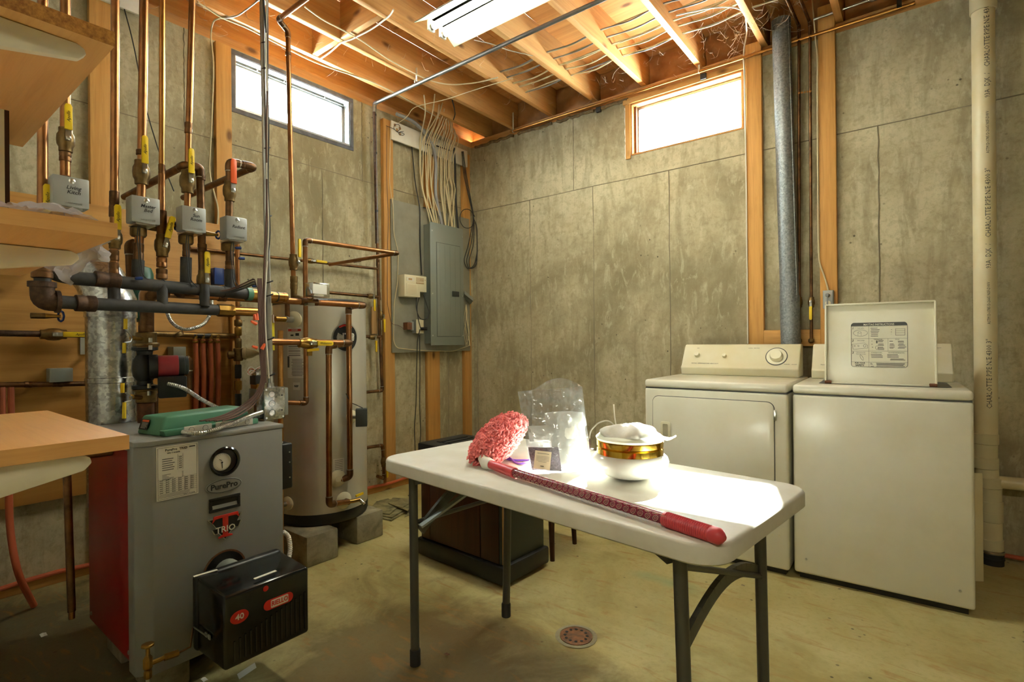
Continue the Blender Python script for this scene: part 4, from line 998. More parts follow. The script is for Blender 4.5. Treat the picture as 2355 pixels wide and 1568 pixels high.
r3 = riser('thin bright copper riser with tilted yellow valve', [(373, 0), (372, 385), (372, 648)], .0098, 'copper_bright', cpl=(((372, 378), (372, 408)),))
MB().tube([m_(372, 400), m_(372, 500)], .0115, 14).build('reducer', 'copper', r3)
MB().tube([m_(372, 485), m_(372, 545)], .0165, 14).build('coupling', 'copper_old', r3)
valve(r3, m_(373, 565), UP, .0140, V((0, .22, 1)), txt='Apollo', L=.085); fitting(r3, m_(372, 592), m_(372, 615), .015, 'copper'); fitting(r3, m_(372, 618), m_(372, 642), .016, 'copper_old')
r4 = riser('copper riser joined by a coupling above the third zone valve', [(442, 0), (434, 295), (431, 470), (427, 655)], .0115, cpl=(((434, 282), (433, 308)), ((429, 560), (428, 590)))); valve(r4, m_(431, 418), UP, .0150, UP, txt='Apollo', L=.095)
MB().tube([m_(428, 592), m_(427, 652)], .0195, 14).build('insulation_sleeve', 'black_pipe', r4)
far = P(272, 452, Z=m_(430, 383).z)
r4b = pipe('cross_pipe', 'copper pipe looping from the wall over to the third riser', [V((far.x, m_(424, 380).y, m_(424, 380).z)), m_(424, 380), m_(460, 385), m_(466, 640), m_(467, 690)], RC, 'copper_old', cpl=[(m_(462, 402), m_(462, 415)), (m_(465, 560), m_(465, 580))])
valve(r4b, m_(468, 645), UP, .0135, UP, L=.085, txt='Apollo')
r5 = pipe('cross_pipe', 'copper pipe doubling back from the radiant zone riser', [V((.30, m_(584, 384).y, m_(584, 384).z)), m_(584, 384), m_(528, 372), m_(527, 500), m_(528, 660)], RC, 'copper_old', cpl=[(m_(556, 378), m_(566, 380)), (m_(528, 600), m_(528, 620))])
valve(r5, m_(528, 440), UP, .0140, UP, L=.10, mat='orange', w=.024); MB().tube([m_(528, 620), m_(528, 664)], .0195, 14).build('insulation_sleeve', 'black_pipe', r5)
zone_box(164, 441, .094, .098, 'Living\nKitch', 'grey zone valve marked Living Kitch near the shelf')
zone_box(336, 483, .088, .094, 'Master\nBed', 'grey zone valve marked Master Bed')
zone_box(447, 504, .084, .094, 'Sun\nRoom', 'grey zone valve marked Sun Room')
zone_box(545, 525, .082, .092, 'Radiant', 'grey zone valve marked Radiant beside the steel conduit')
# --- blue handled drains and short stubs behind the zone boxes
def gate(px, py, X, lb, r=.016):
    c = m_(px, py, X); t = thing('drain_valve', lb, 'valve', tuple(c), group='blue wheel drain valves')
    m = MB()
    for k in range(8):
        a0, a1 = 2*PI*k/8, 2*PI*(k+1)/8
        m.tube([c+V((0, math.cos(a0)*.3, math.sin(a0)))*r*1.0+V((math.cos(a0)*.8*r, 0, 0)), c+V((0, math.cos(a1)*.3, math.sin(a1)))*r+V((math.cos(a1)*.8*r, 0, 0))], .004, 6)
    m.build('wheel_handle', 'blue', t); MB().tube([c, c+V((-.01, -.045, 0))], .008, 10, rs=[.005, .011]).build('valve_stem', 'brass', t)
    MB().tube([c+V((-.01, -.045, 0)), c+V((-.01, -.085, 0))], .011, 10).build('valve_body', 'bronze', t)
    return t
gate(407, 520, 1.03, 'blue wheel drain valve left of the Sun Room zone valve'); gate(502, 540, 1.03, 'blue wheel drain valve left of the Radiant zone valve'); gate(140, 727, .7, 'blue wheel drain valve left of the flue pipe', .02)
pipe('branch_pipe', 'short brass branch between the second and third risers', [m_(330, 520, 1.03), m_(362, 526, 1.03)], .011, 'bronze')
pipe('branch_pipe', 'short copper branch curving beside the Master Bed riser', [m_(300, 640, .98), m_(297, 562, .98), m_(318, 556, .98)], .0135, 'copper_old')
MB().box(tuple(P(484, 655, X=.056)), tuple(P(516, 617, X=.11))).build('pressure_switch', 'blue', bevel=.004, label='small blue switch box behind the risers', cat='switch')
# --- boiler supply through the pump
XP = .88
bs = thing('boiler_supply', 'thick copper boiler supply pipe above the red pump', 'pipe', tuple(m_(338, 960, XP)))
MB().tube([m_(420, 670, 1.0), m_(338, 672, XP), m_(338, 765, XP)], .024, 16, fil=.06).build('pipe', 'copper_old', bs)
MB().tube([m_(360, 668, .9), m_(338, 672, XP), m_(338, 700, XP)], .0275, 16, fil=.06).build('elbow', 'copper', bs)
for (y0, y1, r, mt, nm) in ((748, 766, .026, 'copper_old', 'adapter'), (764, 790, .036, 'bronze', 'flange_valve'), (788, 797, .045, 'bronze', 'flange'), (893, 899, .045, 'bronze', 'flange'), (898, 925, .036, 'bronze', 'flange_valve'), (925, 985, .028, 'rust', 'nipple')):
    MB().lathe([(r*.92, 0), (r, .003), (r, abs(m_(336, y0, XP).z-m_(336, y1, XP).z)-.003), (r*.92, abs(m_(336, y0, XP).z-m_(336, y1, XP).z))], m_(336, y1, XP), UP, 16 if nm != 'flange' else 10).build(nm, mt, bs)
for yy in (735, 790, 885, 950):
    tp_ = m_(306, yy, XP+.05); q_ = m_(291 if yy in (735, 885) else 288, yy, XP+.06)
for (ya, yb, xc) in ((733, 757, 289), (788, 812, 286), (881, 903, 282), (925, 962, 286)):
    MB().tube([m_(xc, ya, .96), m_(xc-.5, yb, .96)], .0065, 8).build('flange_handle', 'yellow', bs)
for (y0, y1, y2) in ((757, 777, 788), (903, 912, 925)):
    MB().tube([m_(289, y0, .96), m_(301, (y0+y1)/2+4, .95), m_(303, y1, .94), m_(300, (y1+y2)/2+3, .95), m_(287, y2, .96)], .003, 6).build('handle_wire', 'steel', bs)
    MB().cyl(m_(303, y1, .94), m_(325, y1+2, .90), .009, 10).build('handle_stem', 'brass', bs)
pu = thing('circulator_pump', 'red and black circulator pump between brass flanges', 'pump', tuple(m_(336, 893, XP)))
zt, zb = m_(336, 798, XP).z, m_(336, 893, XP).z; pc = m_(333, 845, XP)
MB().lathe([(.045, 0), (.045, .012), (.028, .016), (.026, .03), (.040, .05), (.045, .08), (.040, .11), (.026, (zt-zb)-.03), (.028, (zt-zb)-.016), (.045, (zt-zb)-.012), (.045, zt-zb)], (pc.x, pc.y, zb), n=18).build('pump_volute', 'black', pu)
ax = V((.25, .97, 0)).normalized(); c0 = m_(342, 843, XP+.03)
L0 = (m_(430, 845, XP+.05)-c0).length
MB().lathe([(.045, 0), (.047, .004), (.047, L0*.22), (.044, L0*.22)], c0, ax, 24).build('name_plate_ring', 'black', pu)
MB().lathe([(.042, L0*.20), (.043, L0*.22), (.043, L0*.74), (.038, L0*.76)], c0, ax, 24).build('motor_shell', 'pump_red', pu)
MB().lathe([(.041, L0*.74), (.041, L0*.90), (.037, L0*.91), (.037, L0*1.0), (.03, L0*1.02)], c0, ax, 24).build('motor_cap', 'vinyl', pu)
tb0 = m_(395, 888, XP+.05); ob(MB(), tb0, ax, UP, V((.97, -.25, 0)), .095, .085, .05).build('terminal_box', 'black', pu, bevel=.006)
for xx, yy in ((346, 783), (346, 800), (343, 888), (343, 905)): MB().cyl(m_(xx, yy-6, XP+.05), m_(xx, yy+4, XP+.05), .007, 6).build('flange_bolt', 'steel', pu)
def flex(name, label, pts, r, fil=.05, mat='steel'):
    raw = MB().tube(pts, r, 3, fil=fil); # sample the smoothed path
    n3 = len(raw.v)//3; path = [sum((raw.v[i*3+k] for k in range(3)), V((0, 0, 0)))/3 for i in range(n3)]
    dens = []
    for i in range(len(path)-1):
        L = (path[i+1]-path[i]).length; k = max(1, int(L/.0028))
        for j in range(k): dens.append(path[i].lerp(path[i+1], j/k))
    dens.append(path[-1])
    MB().tube(dens, r, 10, rs=[r*(1.0 if i % 2 else .82) for i in range(len(dens))]).build(name, mat, label=label, cat='conduit')
flex('flexible_conduit', 'armoured cable running from the pump down behind the green relay control', [m_(385, 882, .97), m_(420, 890, 1.0), m_(465, 920, 1.0), m_(500, 937, 1.02)], .0085)
flex('flexible_conduit', 'looped armoured cable hanging below the lower header', [m_(487, 685, .9), m_(487, 715, .9), m_(470, 748, .9), m_(425, 760, .9), m_(395, 745, .9), m_(383, 715, .9)], .0075, .07)
flex('flexible_conduit', 'armoured cable lying along the front of the green relay control', [P(420, 993, Z=BZ1+.016), P(450, 998, Z=BZ1+.012), P(490, 990, Z=BZ1+.015), P(530, 975, Z=BZ1+.025), P(570, 958, Z=BZ1+.04), m_(603, 947, 1.24)], .0085)
flex('flexible_conduit', 'white armoured cable curving down between the boiler and the water heater', [m_(650, 1222, 1.30), m_(664, 1232, 1.32), m_(668, 1262, 1.34), m_(664, 1285, 1.36), m_(655, 1330, 1.36)], .0095, .04, 'white_paint')
# --- plywood board and its plumbing on the left wall
YB0, YB1, ZB0, ZB1 = -3.72, -2.165, .40, 1.83
MB().box((.038, YB0, ZB0), (.055, YB1, ZB1)).build('plywood_board', 'plywood', label='orange plywood board fixed to the studs behind the boiler piping', cat='board', bevel=.001)
w_ = lambda x, y, X=.09: P(x, y, X=X)
mf = thing('radiant_manifold', 'copper radiant manifold with four tubes on the plywood board', 'manifold', tuple(w_(450, 770)))
MB().tube([w_(352, 767), w_(545, 773)], .0155, 14).build('manifold_pipe', 'bronze', mf); MB().tube([w_(408, 764), w_(412, 772)], .026, 12).build('union', 'bronze', mf)
MB().tube([w_(444, 771), w_(484, 772)], .017, 12).build('black_sleeve', 'black', mf)
for px in (450, 467, 484, 501):
    MB().tube([w_(px-1, 780, .09), w_(px, 800, .085), w_(px+2, 860, .08), w_(px, 960, .08)], .0125, 12, fil=.1).build('radiant_tube', 'pex', mf)
    MB().lathe([(.013, 0), (.016, .006), (.016, .012), (.011, .016), (.011, .03), (.017, .034), (.017, .05)], w_(px-1, 789, .09), UP, 10).build('compression_fitting', 'brass', mf)
MB().box(tuple(w_(532, 965, .06)), tuple(w_(546, 700, .085))).build('manifold_stud', 'stud_z', mf)
fv = thing('fill_valve', 'brass pressure reducing fill valve on a vertical pipe beside the radiant tubes', 'valve', tuple(w_(549, 960, .15)))
MB().tube([w_(546, 540, .15), w_(548, 960, .15)], .0125, 12).build('pipe', 'copper', fv)
for y0, y1, r, mt in ((735, 750, .022, 'bronze'), (752, 772, .020, 'brass'), (778, 800, .019, 'bronze'), (800, 830, .026, 'bronze'), (838, 870, .018, 'black_pipe'), (875, 897, .021, 'brass'), (905, 935, .018, 'black_pipe')):
    MB().lathe([(r*.85, 0), (r, .005), (r, w_(548, y0, .15).z-w_(548, y1, .15).z-.005), (r*.85, w_(548, y0, .15).z-w_(548, y1, .15).z)], w_(548, y1, .15), UP, 12).build('valve_section', mt, fv)
MB().lathe([(.03, 0), (.036, .01), (.036, .02), (.03, .022), (.026, .05), (.012, .075), (.006, .09)], w_(558, 813, .16), V((.55, .83, 0)), 16).build('spring_bonnet', 'pvc_fit', fv)
MB().lathe([(.022, 0), (.022, .03), (.012, .034)], w_(538, 816, .15), V((-.3, -.95, 0)), 14).build('side_port', 'bronze', fv)
# plumbing left of the flue
pf = pipe('wall_pipe', 'black wall pipe with a yellow lever valve left of the flue', [w_(-60, 765, .12), w_(205, 770, .12)], .014, 'iron', elbow=None); valve(pf, w_(123, 769, .12), V((0, 1, 0)), .016, V((0, 1, 0)), L=.13, txt='Apollo', w=.024)
pg = pipe('wall_pipe', 'old copper wall pipe low on the plywood left of the flue', [w_(-60, 886, .10), w_(210, 882, .10)], .012, 'copper_old', elbow=None, cpl=[(w_(55, 884, .10), w_(75, 884, .10)), (w_(120, 883, .10), w_(145, 883, .10))])
for px in (5, 25): MB().tube([w_(px, 890, .10), w_(px+1, 960, .10)], .012, 10).build('tube_drop', 'pex', pg); 
jb = MB().box(tuple(w_(106, 878, .056)), tuple(w_(168, 846, .13))).build('relay_cover', 'gray_steel', bevel=.003, label='small grey metal relay cover on the plywood left of the flue', cat='box')
jb2 = MB().box(tuple(w_(385, 822, .056)), tuple(w_(428, 797, .14))).build('relay_cover', 'gray_steel', bevel=.003, label='small grey metal relay cover above the pump motor', cat='box')
MB().box(tuple(w_(184, 815, .058)), tuple(w_(202, 772, .066))).build('strap_plate', 'steel', label='slotted steel strap plate on the plywood beside the flue', cat='bracket')
gt = thing('expansion_tank', 'dark green tank partly hidden behind the headers', 'tank', tuple(P(325, 720, X=.45)))
MB().lathe([(.02, 0), (.04, .01), (.05, .03), (.05, .22), (.04, .25), (.01, .26)], P(325, 740, X=.45), UP, 20).build('tank_shell', 'green_tank', gt); MB().tube([P(325, 735, X=.45), V((.04, P(325, 735, X=.45).y, P(325, 735, X=.45).z))], .01, 10).build('wall_bracket', 'iron', gt); MB().cyl(P(325, 770, X=.45), P(325, 738, X=.45), .012, 10).build('tank_stem', 'brass', gt)
pipe('wall_pipe', 'copper elbow pipe dropping behind the pump motor', [w_(433, 905, .3), w_(433, 830, .3), w_(425, 823, .3)], .018, 'copper_old')
pipe('wall_pipe', 'narrow copper pipe dropping beside the supply nipple', [w_(357, 975, .5), w_(357, 905, .5)], .012, 'copper_old')
# --- pipes in front of the water heater
XH = .88
hl = lambda x, y, X=XH: P(x, y, X=X)
r28 = .0143
e1 = hl(838, 702, .98)
pc_ = pipe('hot_water_pipe', 'long copper pipe crossing above the water heater and dropping to its side port', [hl(388, 676, .98), e1, V((.84, e1.y, e1.z)), V((.84, e1.y, hl(790, 1100, .84).z)), hp(778, 1104, -.005)], .0150, 'copper', cpl=[(hl(690, 693, .98), hl(730, 695, .98)), (hl(500, 683, .98), hl(520, 684, .98))])
MB().box(tuple(hl(700, 703, .99)), tuple(hl(724, 697, 1.02))).build('drain_cap', 'steel', pc_)
zv = thing('zone_valve', 'small silver actuator box on the copper pipe above the water heater', 'zone valve', tuple(hl(714, 686, 1.0)), group='zone valves on the heating risers')
ob(MB(), hl(719, 668, .99), V((-.2, .98, 0)), UP, V((.98, .2, 0)), .10, .066, .06).build('actuator_cover', 'chrome', zv, bevel=.003); ob(MB(), hl(719, 667, .99)+V((.062, 0, 0)), V((-.2, .98, 0)), UP, V((.98, .2, 0)), .085, .045, .001).build('actuator_label', 'label_white', zv)
MB().cyl(hl(714, 684, .99), hl(714, 692, .98), .014, 10).build('actuator_stem', 'brass', zv)
pd = pipe('cold_water_pipe', 'copper pipe with long yellow lever valve crossing in front of the tank', [hl(622, 786, .98), hl(804, 788, .98), hl(803, 789, .90), hl(756, 796, .90), hl(757, 1160, .90), hl(800, 1153, .86)], .0148, 'copper', cpl=[(hl(690, 787, .98), hl(700, 787, .98))])
valve(pd, hl(708, 789, .98), V((0, 1, 0)), .0155, V((0, 1, -.02)), L=.085, txt='Webstone', body='brass', w=.024)
MB().cyl(hl(712, 795, .98), hl(712, 818, .98), .013, 10).build('drain_port', 'brass', pd); MB().bar(hl(706, 806, 1.0), hl(733, 803, 1.0), .006, .012).build('drain_handle', 'yellow', pd)
pe = pipe('loop_pipe', 'copper pipe rising beside the tank and looping across the wall to the iron pipe', [hl(652, 925, .86), hl(704, 927, .86), hl(702, 552, .86), hl(915, 582, .86), V((.16, hl(915, 582, .86).y, hl(915, 582, .86).z))], .0115, 'copper', cpl=[(hl(688, 926, .86), hl(696, 926, .86))])
fitting(pe, P(830, 597, X=.3), P(812, 600, X=.27), .0125)
pf2 = pipe('main_riser', 'tall copper riser crossing the left window with a jog below the joists', [V((1.4, P(640, 45, X=.62).y, P(640, 45, X=.62).z)), P(640, 45, X=.62), P(662, 72, X=.60), P(673, 560, X=.60), P(676, 690, X=.60)], .0128, 'copper', cpl=[(P(662, 120, X=.6), P(663, 128, X=.6))])
valve(pf2, P(675, 603, X=.60), UP, .0145, UP, nrm=(.9, .43, 0), L=.10); fitting(pf2, P(676, 635, X=.6), P(676, 665, X=.6), .017, 'bronze')
MB().tube([P(676, 655, X=.62), P(676, 682, X=.62), P(700, 690, X=.7)], .018, 12).build('valve_tee', 'bronze', pf2)
pipe('relief_pipe', 'copper relief pipe dropping between the boiler and the water heater', [hl(645, 760, .92), V((.92, hl(646, 1290, .92).y, .015))], .0125, 'copper_bright')
tv = thing('relief_valve', 'brass relief valve with yellow tag on the upper left of the tank', 'valve', tuple(hp(676, 735)))
c, n = hp(676, 735), hn_(hp(676, 735))
MB().tube([c+n*.02, c+n*.07], .017, 12).build('tee', 'steel', tv); MB().tube([c+n*.055, c+n*.055+V((.0, -.065, 0))], .014, 12).build('valve_body', 'brass', tv); MB().tube([c+n*.055, c+n*.055+V((0, 0, .08))], .0125, 12).build('tee_riser', 'copper_old', tv)
MB().bar(c+n*.06+V((0, -.075, .02)), c+n*.06+V((.01, -.078, -.02)), .004, .012).build('test_lever', 'steel', tv)
tg0 = c+n*.06+V((.0, -.082, -.005)); ob(MB(), tg0+V((0, 0, -.08)), V((-.45, .89, 0)), UP, V((.89, .45, 0)), .045, .15, .001).build('warning_tag', 'yellow_tag', tv)
dv = thing('tank_drain', 'chrome drain tap with yellow handle at the bottom of the tank', 'tap', tuple(hp(800, 1155)))
c = hp(792, 1150); n = hn_(c)
MB().tube([c, c+n*.05], .014, 12).build('tap_body', 'brass', dv); MB().tube([c+n*.045, c+n*.055+V((-.01, .07, -.005))], .011, 12).build('tap_barrel', 'brass', dv); MB().tube([c+n*.055+V((-.01, .07, -.005)), c+n*.075+V((-.01, .09, -.03))], .009, 12).build('spout', 'chrome', dv); MB().bar(c+n*.05+V((-.01, .05, .018)), c+n*.055+V((-.01, .095, .026)), .008, .012).build('tap_handle', 'yellow', dv)
# --- pipes on the left wall by the panel
wx_ = lambda x, y, X=.07: P(x, y, X=X)
iw = pipe('ceiling_conduit', 'grey iron pipe running under the joists and down the left wall', [V((2.2, wx_(861, 238).y, wx_(861, 238).z)), wx_(861, 238), wx_(867, 560)], .0125, 'ceiling_iron', elbow='ceiling_iron', solder=False)
MB().tube([wx_(861, 258), wx_(867, 560)], .0127, 12).build('lower_pipe', 'iron', iw)
for y in (262, 350, 483): MB().tube([wx_(861.5+(y-250)*.018, y), wx_(861.5+(y-250)*.018, y+5)], .0135, 12).build('tape_band', 'black', iw)
iv = pipe('wall_riser', 'brown wall pipe with tees and yellow valves beside the panel board', [wx_(868, 560), wx_(871, 700), wx_(879, 898), wx_(820, 904)], .0115, 'copper_old', cpl=[(wx_(869, 596), wx_(869, 612)), (wx_(871, 672), wx_(872, 690)), (wx_(875, 770), wx_(875, 782))])
pipe('wall_pipe', 'thin brown pipe along the left wall with a yellow lever valve', [wx_(438, 571), wx_(868, 618)], .0095, 'copper_old', elbow=None)
t_ = bpy.data.objects['wall_pipe.004'] if 'wall_pipe.004' in bpy.data.objects else iv
valve(iv, wx_(714, 600, .075), V((0, 1, -.02)), .010, V((0, 1, 0)), L=.08, w=.016)
for (xa, ya, xb, yb, lb) in ((738, 671, 870, 683, 'brown branch pipe on the left wall above the tank cap'), (826, 773, 876, 775, 'short brown branch pipe on the left wall beside the tank')):
    pipe('branch_pipe', lb, [wx_(xa, ya), wx_(xb, yb)], .0115, 'copper_old', elbow=None)
for x, y in ((853, 681), (857, 775)): valve(iv, wx_(x, y, .075), V((0, 1, 0)), .011, DN, nrm=(.95, .3, 0), L=.085, w=.018)
valve(iv, wx_(876, 726, .075), UP, .011, DN, nrm=(.95, .3, 0), L=.10, w=.018)
lv = pipe('wall_pipe', 'old hose connection with yellow valve low on the wall right of the tank', [wx_(828, 1033, .09), wx_(850, 1028, .09), wx_(880, 1024, .09), wx_(883, 1100, .09), wx_(868, 1095, .12)], .012, 'copper_old'); valve(lv, wx_(882, 1062, .09), UP, .012, DN, nrm=(.95, .3, 0), L=.09, w=.018)
MB().box(tuple(wx_(853, 768, .03)), tuple(wx_(868, 706, .045))).build('wood_shim', 'shim', label='weathered wooden shim tucked behind the wall pipe', cat='shim', bevel=.003)
# --- orange tubing
pts = [V((.065, -3.6+.12*k, .055+.006*math.sin(k*1.7))) for k in range(31)]
MB().tube(pts, .0105, 10).build('floor_tubing', 'pex_red', label='orange tubing running along the base of the left wall', cat='tubing')
MB().tube([P(20, 1110, X=.35), P(22, 1220, X=.36), P(40, 1320, X=.42), P(78, 1392, Z=.014)], .0125, 12, fil=.15).build('loose_tubing', 'pex_red', label='orange tubing arcing down to the floor below the shelf', cat='tubing')
dp = pipe('discharge_pipe', 'copper discharge pipe hanging beside the red side of the boiler', [V((1.12, BY0-.037, .765)), V((1.12, P(153, 1080, X=1.12).y, .765)), P(165, 1405, X=1.12)], .0112, 'copper_old')
MB().tube([P(164.6, 1396, X=1.12), P(165.4, 1422, X=1.12)], .0085, 12).build('tip', 'copper', dp)
# ================================================================ panel board, panel, cables
MB().box((.038, -.992, 1.05), (.052, -.10, 2.245)).build('panel_board', 'board_gray', label='grey painted plywood board behind the electrical panel', cat='board', bevel=.001)
wbd = MB().box((.038, -.985, 2.712), (.056, -.118, 2.858)).build('cable_board', 'white_paint', label='white board with knots nailed across the studs under the ceiling', cat='board', bevel=.003)
for y, z in ((-.90, 2.775), (-.93, 2.80), (-.90, 2.82), (-.95, 2.83)): MB().lathe([(.012, 0), (.012, .0008)], (.056, y, z), EXX, 12).build('knot', 'shim', wbd)
gb2 = MB().box((.038, -3.0, 2.87), (.056, -2.62, 2.99)).build('cable_board', 'white_paint', label='white board nailed to the stud at the top left', cat='board', bevel=.003)
EX = .15
ep = thing('electrical_panel', 'tall grey electrical breaker panel on the painted board', 'electrical panel', (.053, -.4, 1.11))
c0, c1 = P(990, 513, X=EX), P(1066, 793, X=EX)
yA, yB, zA, zB = P(989, 600, X=EX).y, P(1065, 600, X=EX).y, c1.z, P(1030, 519, X=EX).z
MB().box((.053, yA+.02, zA+.015), (EX-.004, yB-.02, zB-.01)).build('panel_box', 'panel_gray', ep, bevel=.002)
MB().box((EX-.004, yA, zA), (EX+.004, yB, zB)).build('panel_cover', 'panel_gray', ep, bevel=.003)
dy0, dy1, dz0, dz1 = yA+.07, yB-.045, zA+.075, zB-.16
MB().box((EX+.003, dy0-.004, dz0-.004), (EX+.0045, dy1+.004, dz1+.004)).build('door_gap', 'ink_soft', ep)
pd_ = MB().box((EX+.003, dy0, dz0), (EX+.0075, dy1, dz1)).build('panel_door', 'panel_gray', ep, bevel=.002)
for f in (.12, .33, .55, .77): MB().box((EX+.0065, dy0+(dy1-dy0)*f, dz0+.01), (EX+.0085, dy0+(dy1-dy0)*f+.004, dz1-.01)).build('door_crease', 'panel_gray', pd_, bevel=.0008)
lt = P(1048, 676, X=EX+.01); MB().box((EX+.007, lt.y-.04, lt.z-.022), (EX+.014, lt.y+.04, lt.z+.022)).build('door_latch', 'vinyl', pd_, bevel=.002)
for yy in (yA+.02, yB-.015):
    for f in (.08, .42, .93): MB().lathe([(.006, 0), (.006, .002), (.003, .003)], (EX+.004, yy, zA+(zB-zA)*f), EXX, 10).build('screw', 'steel', ep)
# --- cream communications box
AX = .13; q = lambda x, y: P(x, y, X=AX)
al = thing('phone_box', 'cream plastic phone service box left of the electrical panel', 'service box', (.053, q(955, 680).y, q(955, 680).z))
a, b, c, d = q(930, 630), q(981, 637), q(981, 671), q(931, 681)
MB().prism([(AX, a.y, a.z), (AX, b.y, a.z), (AX, b.y, d.z+.045), (AX, b.y-.07, d.z+.045), (AX, b.y-.07, d.z), (AX, a.y, d.z)], (-.077, 0, 0)).build('box_shell', 'plastic_cream', al, bevel=.004)
MB().box((AX, a.y+.02, d.z+.02), (AX+.003, b.y-.10, a.z-.07)).build('louvre_panel', 'plastic_cream', al, bevel=.001)
for k in range(7): MB().box((AX+.003, a.y+.03, d.z+.03+.010*k), (AX+.0036, b.y-.11, d.z+.0315+.010*k)).build('louvre', 'shim', al)
MB().box((AX+.0, a.y+.02, a.z-.05), (AX+.002, a.y+.10, a.z-.02)).build('name_window', 'white_paint', al); MB().box((AX+.002, a.y+.04, a.z-.042), (AX+.003, a.y+.075, a.z-.028)).build('name_print', 'shim', al)
for k in range(4): MB().box((AX, a.y+.12, a.z-.048+.009*k), (AX+.0015, a.y+.20, a.z-.044+.009*k)).build('slot', 'shim', al)
for k in range(3): MB().lathe([(.004, 0), (.004, .001)], (AX, b.y-.06+.022*k, a.z-.03), EXX, 8).build('indicator', 'shim', al)
MB().box((AX, a.y+.12, a.z-.062), (AX+.004, a.y+.20, a.z-.056)).build('shelf_lip', 'shim', al)
# --- outlet, small transformer
oX = .105; q = lambda x, y: P(x, y, X=oX)
ol = thing('wall_outlet', 'cream outlet with a black plug below the phone box', 'outlet', (.053, q(963, 765).y, q(963, 765).z))
a, b = q(958, 735), q(974, 766); MB().box((.053, a.y, b.z), (oX-.006, b.y, a.z)).build('outlet_box', 'gray_steel', ol); MB().box((oX-.006, a.y-.002, b.z-.002), (oX, b.y+.002, a.z+.002)).build('cover_plate', 'plastic_cream', ol, bevel=.002)
p_ = q(968, 756); MB().cyl((oX, p_.y, p_.z), (oX+.04, p_.y+.03, p_.z), .013, 12).build('plug', 'black', ol)
tf = thing('transformer', 'small reddish transformer beside the cream outlet', 'transformer', (.053, q(945, 760).y, q(945, 760).z))
a, b = q(937, 741), q(948, 758); MB().box((.053, a.y, b.z), (oX, b.y, a.z)).build('core', 'rust', tf, bevel=.003); a, b = q(946, 739), q(954, 760); MB().box((.053, a.y, b.z), (oX-.01, b.y, a.z)).build('casing', 'gray_steel', tf, bevel=.003)
# --- wires
def cable(name, label, pts, r, mat, fil=.05, group=None, n=7, cat='cable'):
    return MB().tube(pts, r, n, fil=fil).build(name, mat, label=label, cat=cat, group=group)
q = lambda x, y, X=.065: P(x, y, X=X)
cable('black_cable', 'black cable dropping from the white board past the phone box', [q(947, 338), q(955, 420), q(966, 480), q(966, 560), q(970, 632)], .0045, 'cable_black')
cable('black_cable', 'black cable looping from the phone box to the panel and back to the outlet', [q(958, 682, .1), q(957, 712, .12), q(966, 735, .14), q(982, 735, .14), q(988, 720, .13), q(974, 678, .11)], .0035, 'cable_black')
cable('black_cable', 'black cable from the phone box down to the outlet plug', [q(965, 682, .1), q(958, 705, .12), q(962, 735, .13), q(968, 757, .12)], .0035, 'cable_black')
cable('black_cable', 'black cable trailing from the outlet plug down to the floor', [q(966, 757, .14), q(960, 780, .12), q(958, 860, .10), q(957, 930, .10), q(953, 985, .10), q(955, 1040, .10)], .0035, 'cable_black')
cable('black_cable', 'second black cable trailing down beside the middle stud', [q(965, 770, .13), q(966, 850, .11), q(965, 930, .11), q(968, 1000, .11), q(962, 1045, .10)], .0035, 'cable_black')
cable('cream_cable', 'cream cable edging the grey board round to the wire bundle right of the panel', [q(903, 455), q(906, 540), q(916, 580), q(914, 650), q(906, 700), q(905, 785), q(912, 800), q(960, 805), q(1040, 808), q(1078, 795)], .0035, 'cable_cream', .04)
cable('brown_wire', 'thin brown wire running down the stud to the transformer', [q(890, 290), q(889, 400), q(893, 500), q(891, 600), q(891, 700), q(900, 745), q(918, 748), q(930, 757)], .0022, 'wire_brown', .03)
cable('cream_wire', 'thin cream wire running down the stud beside the brown one', [q(898, 300), q(896, 420), q(903, 470)], .0022, 'cable_cream', .03)
cable('brown_wire', 'coiled brown wire hanging on the white board', [q(888, 289), q(905, 296), q(914, 303), q(921, 296), q(918, 286), q(908, 286), q(905, 295), q(914, 304), q(925, 305), q(931, 309), q(926, 312), q(916, 308), q(920, 303), q(928, 302)], .002, 'cable_black', .012)
# cream cables from the joists fanning into the panel top
CG = 'cream cables feeding the electrical panel'
pk = zB+.004
random.seed(11)
tops = [(975, 218, .32), (1000, 216, .32), (1010, 240, .25), (1018, 236, .25), (1022, 250, .22), (1026, 258, .2), (1030, 262, .2), (1024, 268, .15), (1030, 272, .15), (1036, 276, .15), (1040, 282, .12), (1036, 290, .12), (1044, 296, .12), (1046, 300, .1), (1042, 305, .1), (1050, 310, .1), (1018, 285, .12), (1008, 262, .2), (1012, 270, .18)]
mid = [965, 973, 983, 978, 988, 992, 997, 1012, 1016, 1020, 1024, 1027, 1031, 1034, 1037, 1042, 1008, 968, 986]
ORD = 'first second third fourth fifth sixth seventh eighth ninth tenth eleventh twelfth thirteenth fourteenth fifteenth sixteenth seventeenth eighteenth nineteenth'.split()
rank = sorted(range(len(mid)), key=lambda k: mid[k])
for i, (tx, ty, tX) in enumerate(tops):
    y2 = 345+(mid[i]-965)*.45
    e = yA+.05+(yB-yA-.09)*((mid[i]-962)/85)+random.uniform(-.05, .05); e = min(max(e, yA+.03), yB-.03)
    pa, pb = q(tx, ty, tX), q(mid[i], y2-20, .068); pc2 = q(mid[i]+random.uniform(-2, 2), y2+35, .064); pd2 = q(mid[i]+random.uniform(-6, 6), 430, .075)
    cable('panel_cable', 'cream cable dropping into the panel top, '+ORD[rank.index(i)]+' from the left at the white board', [pa, pa.lerp(pb, .5)+V((.05, 0, .04)), pb, pc2, pd2, V((.10+random.uniform(-.02, .02), e, pk))], .0048, 'cable_cream', .12, CG)
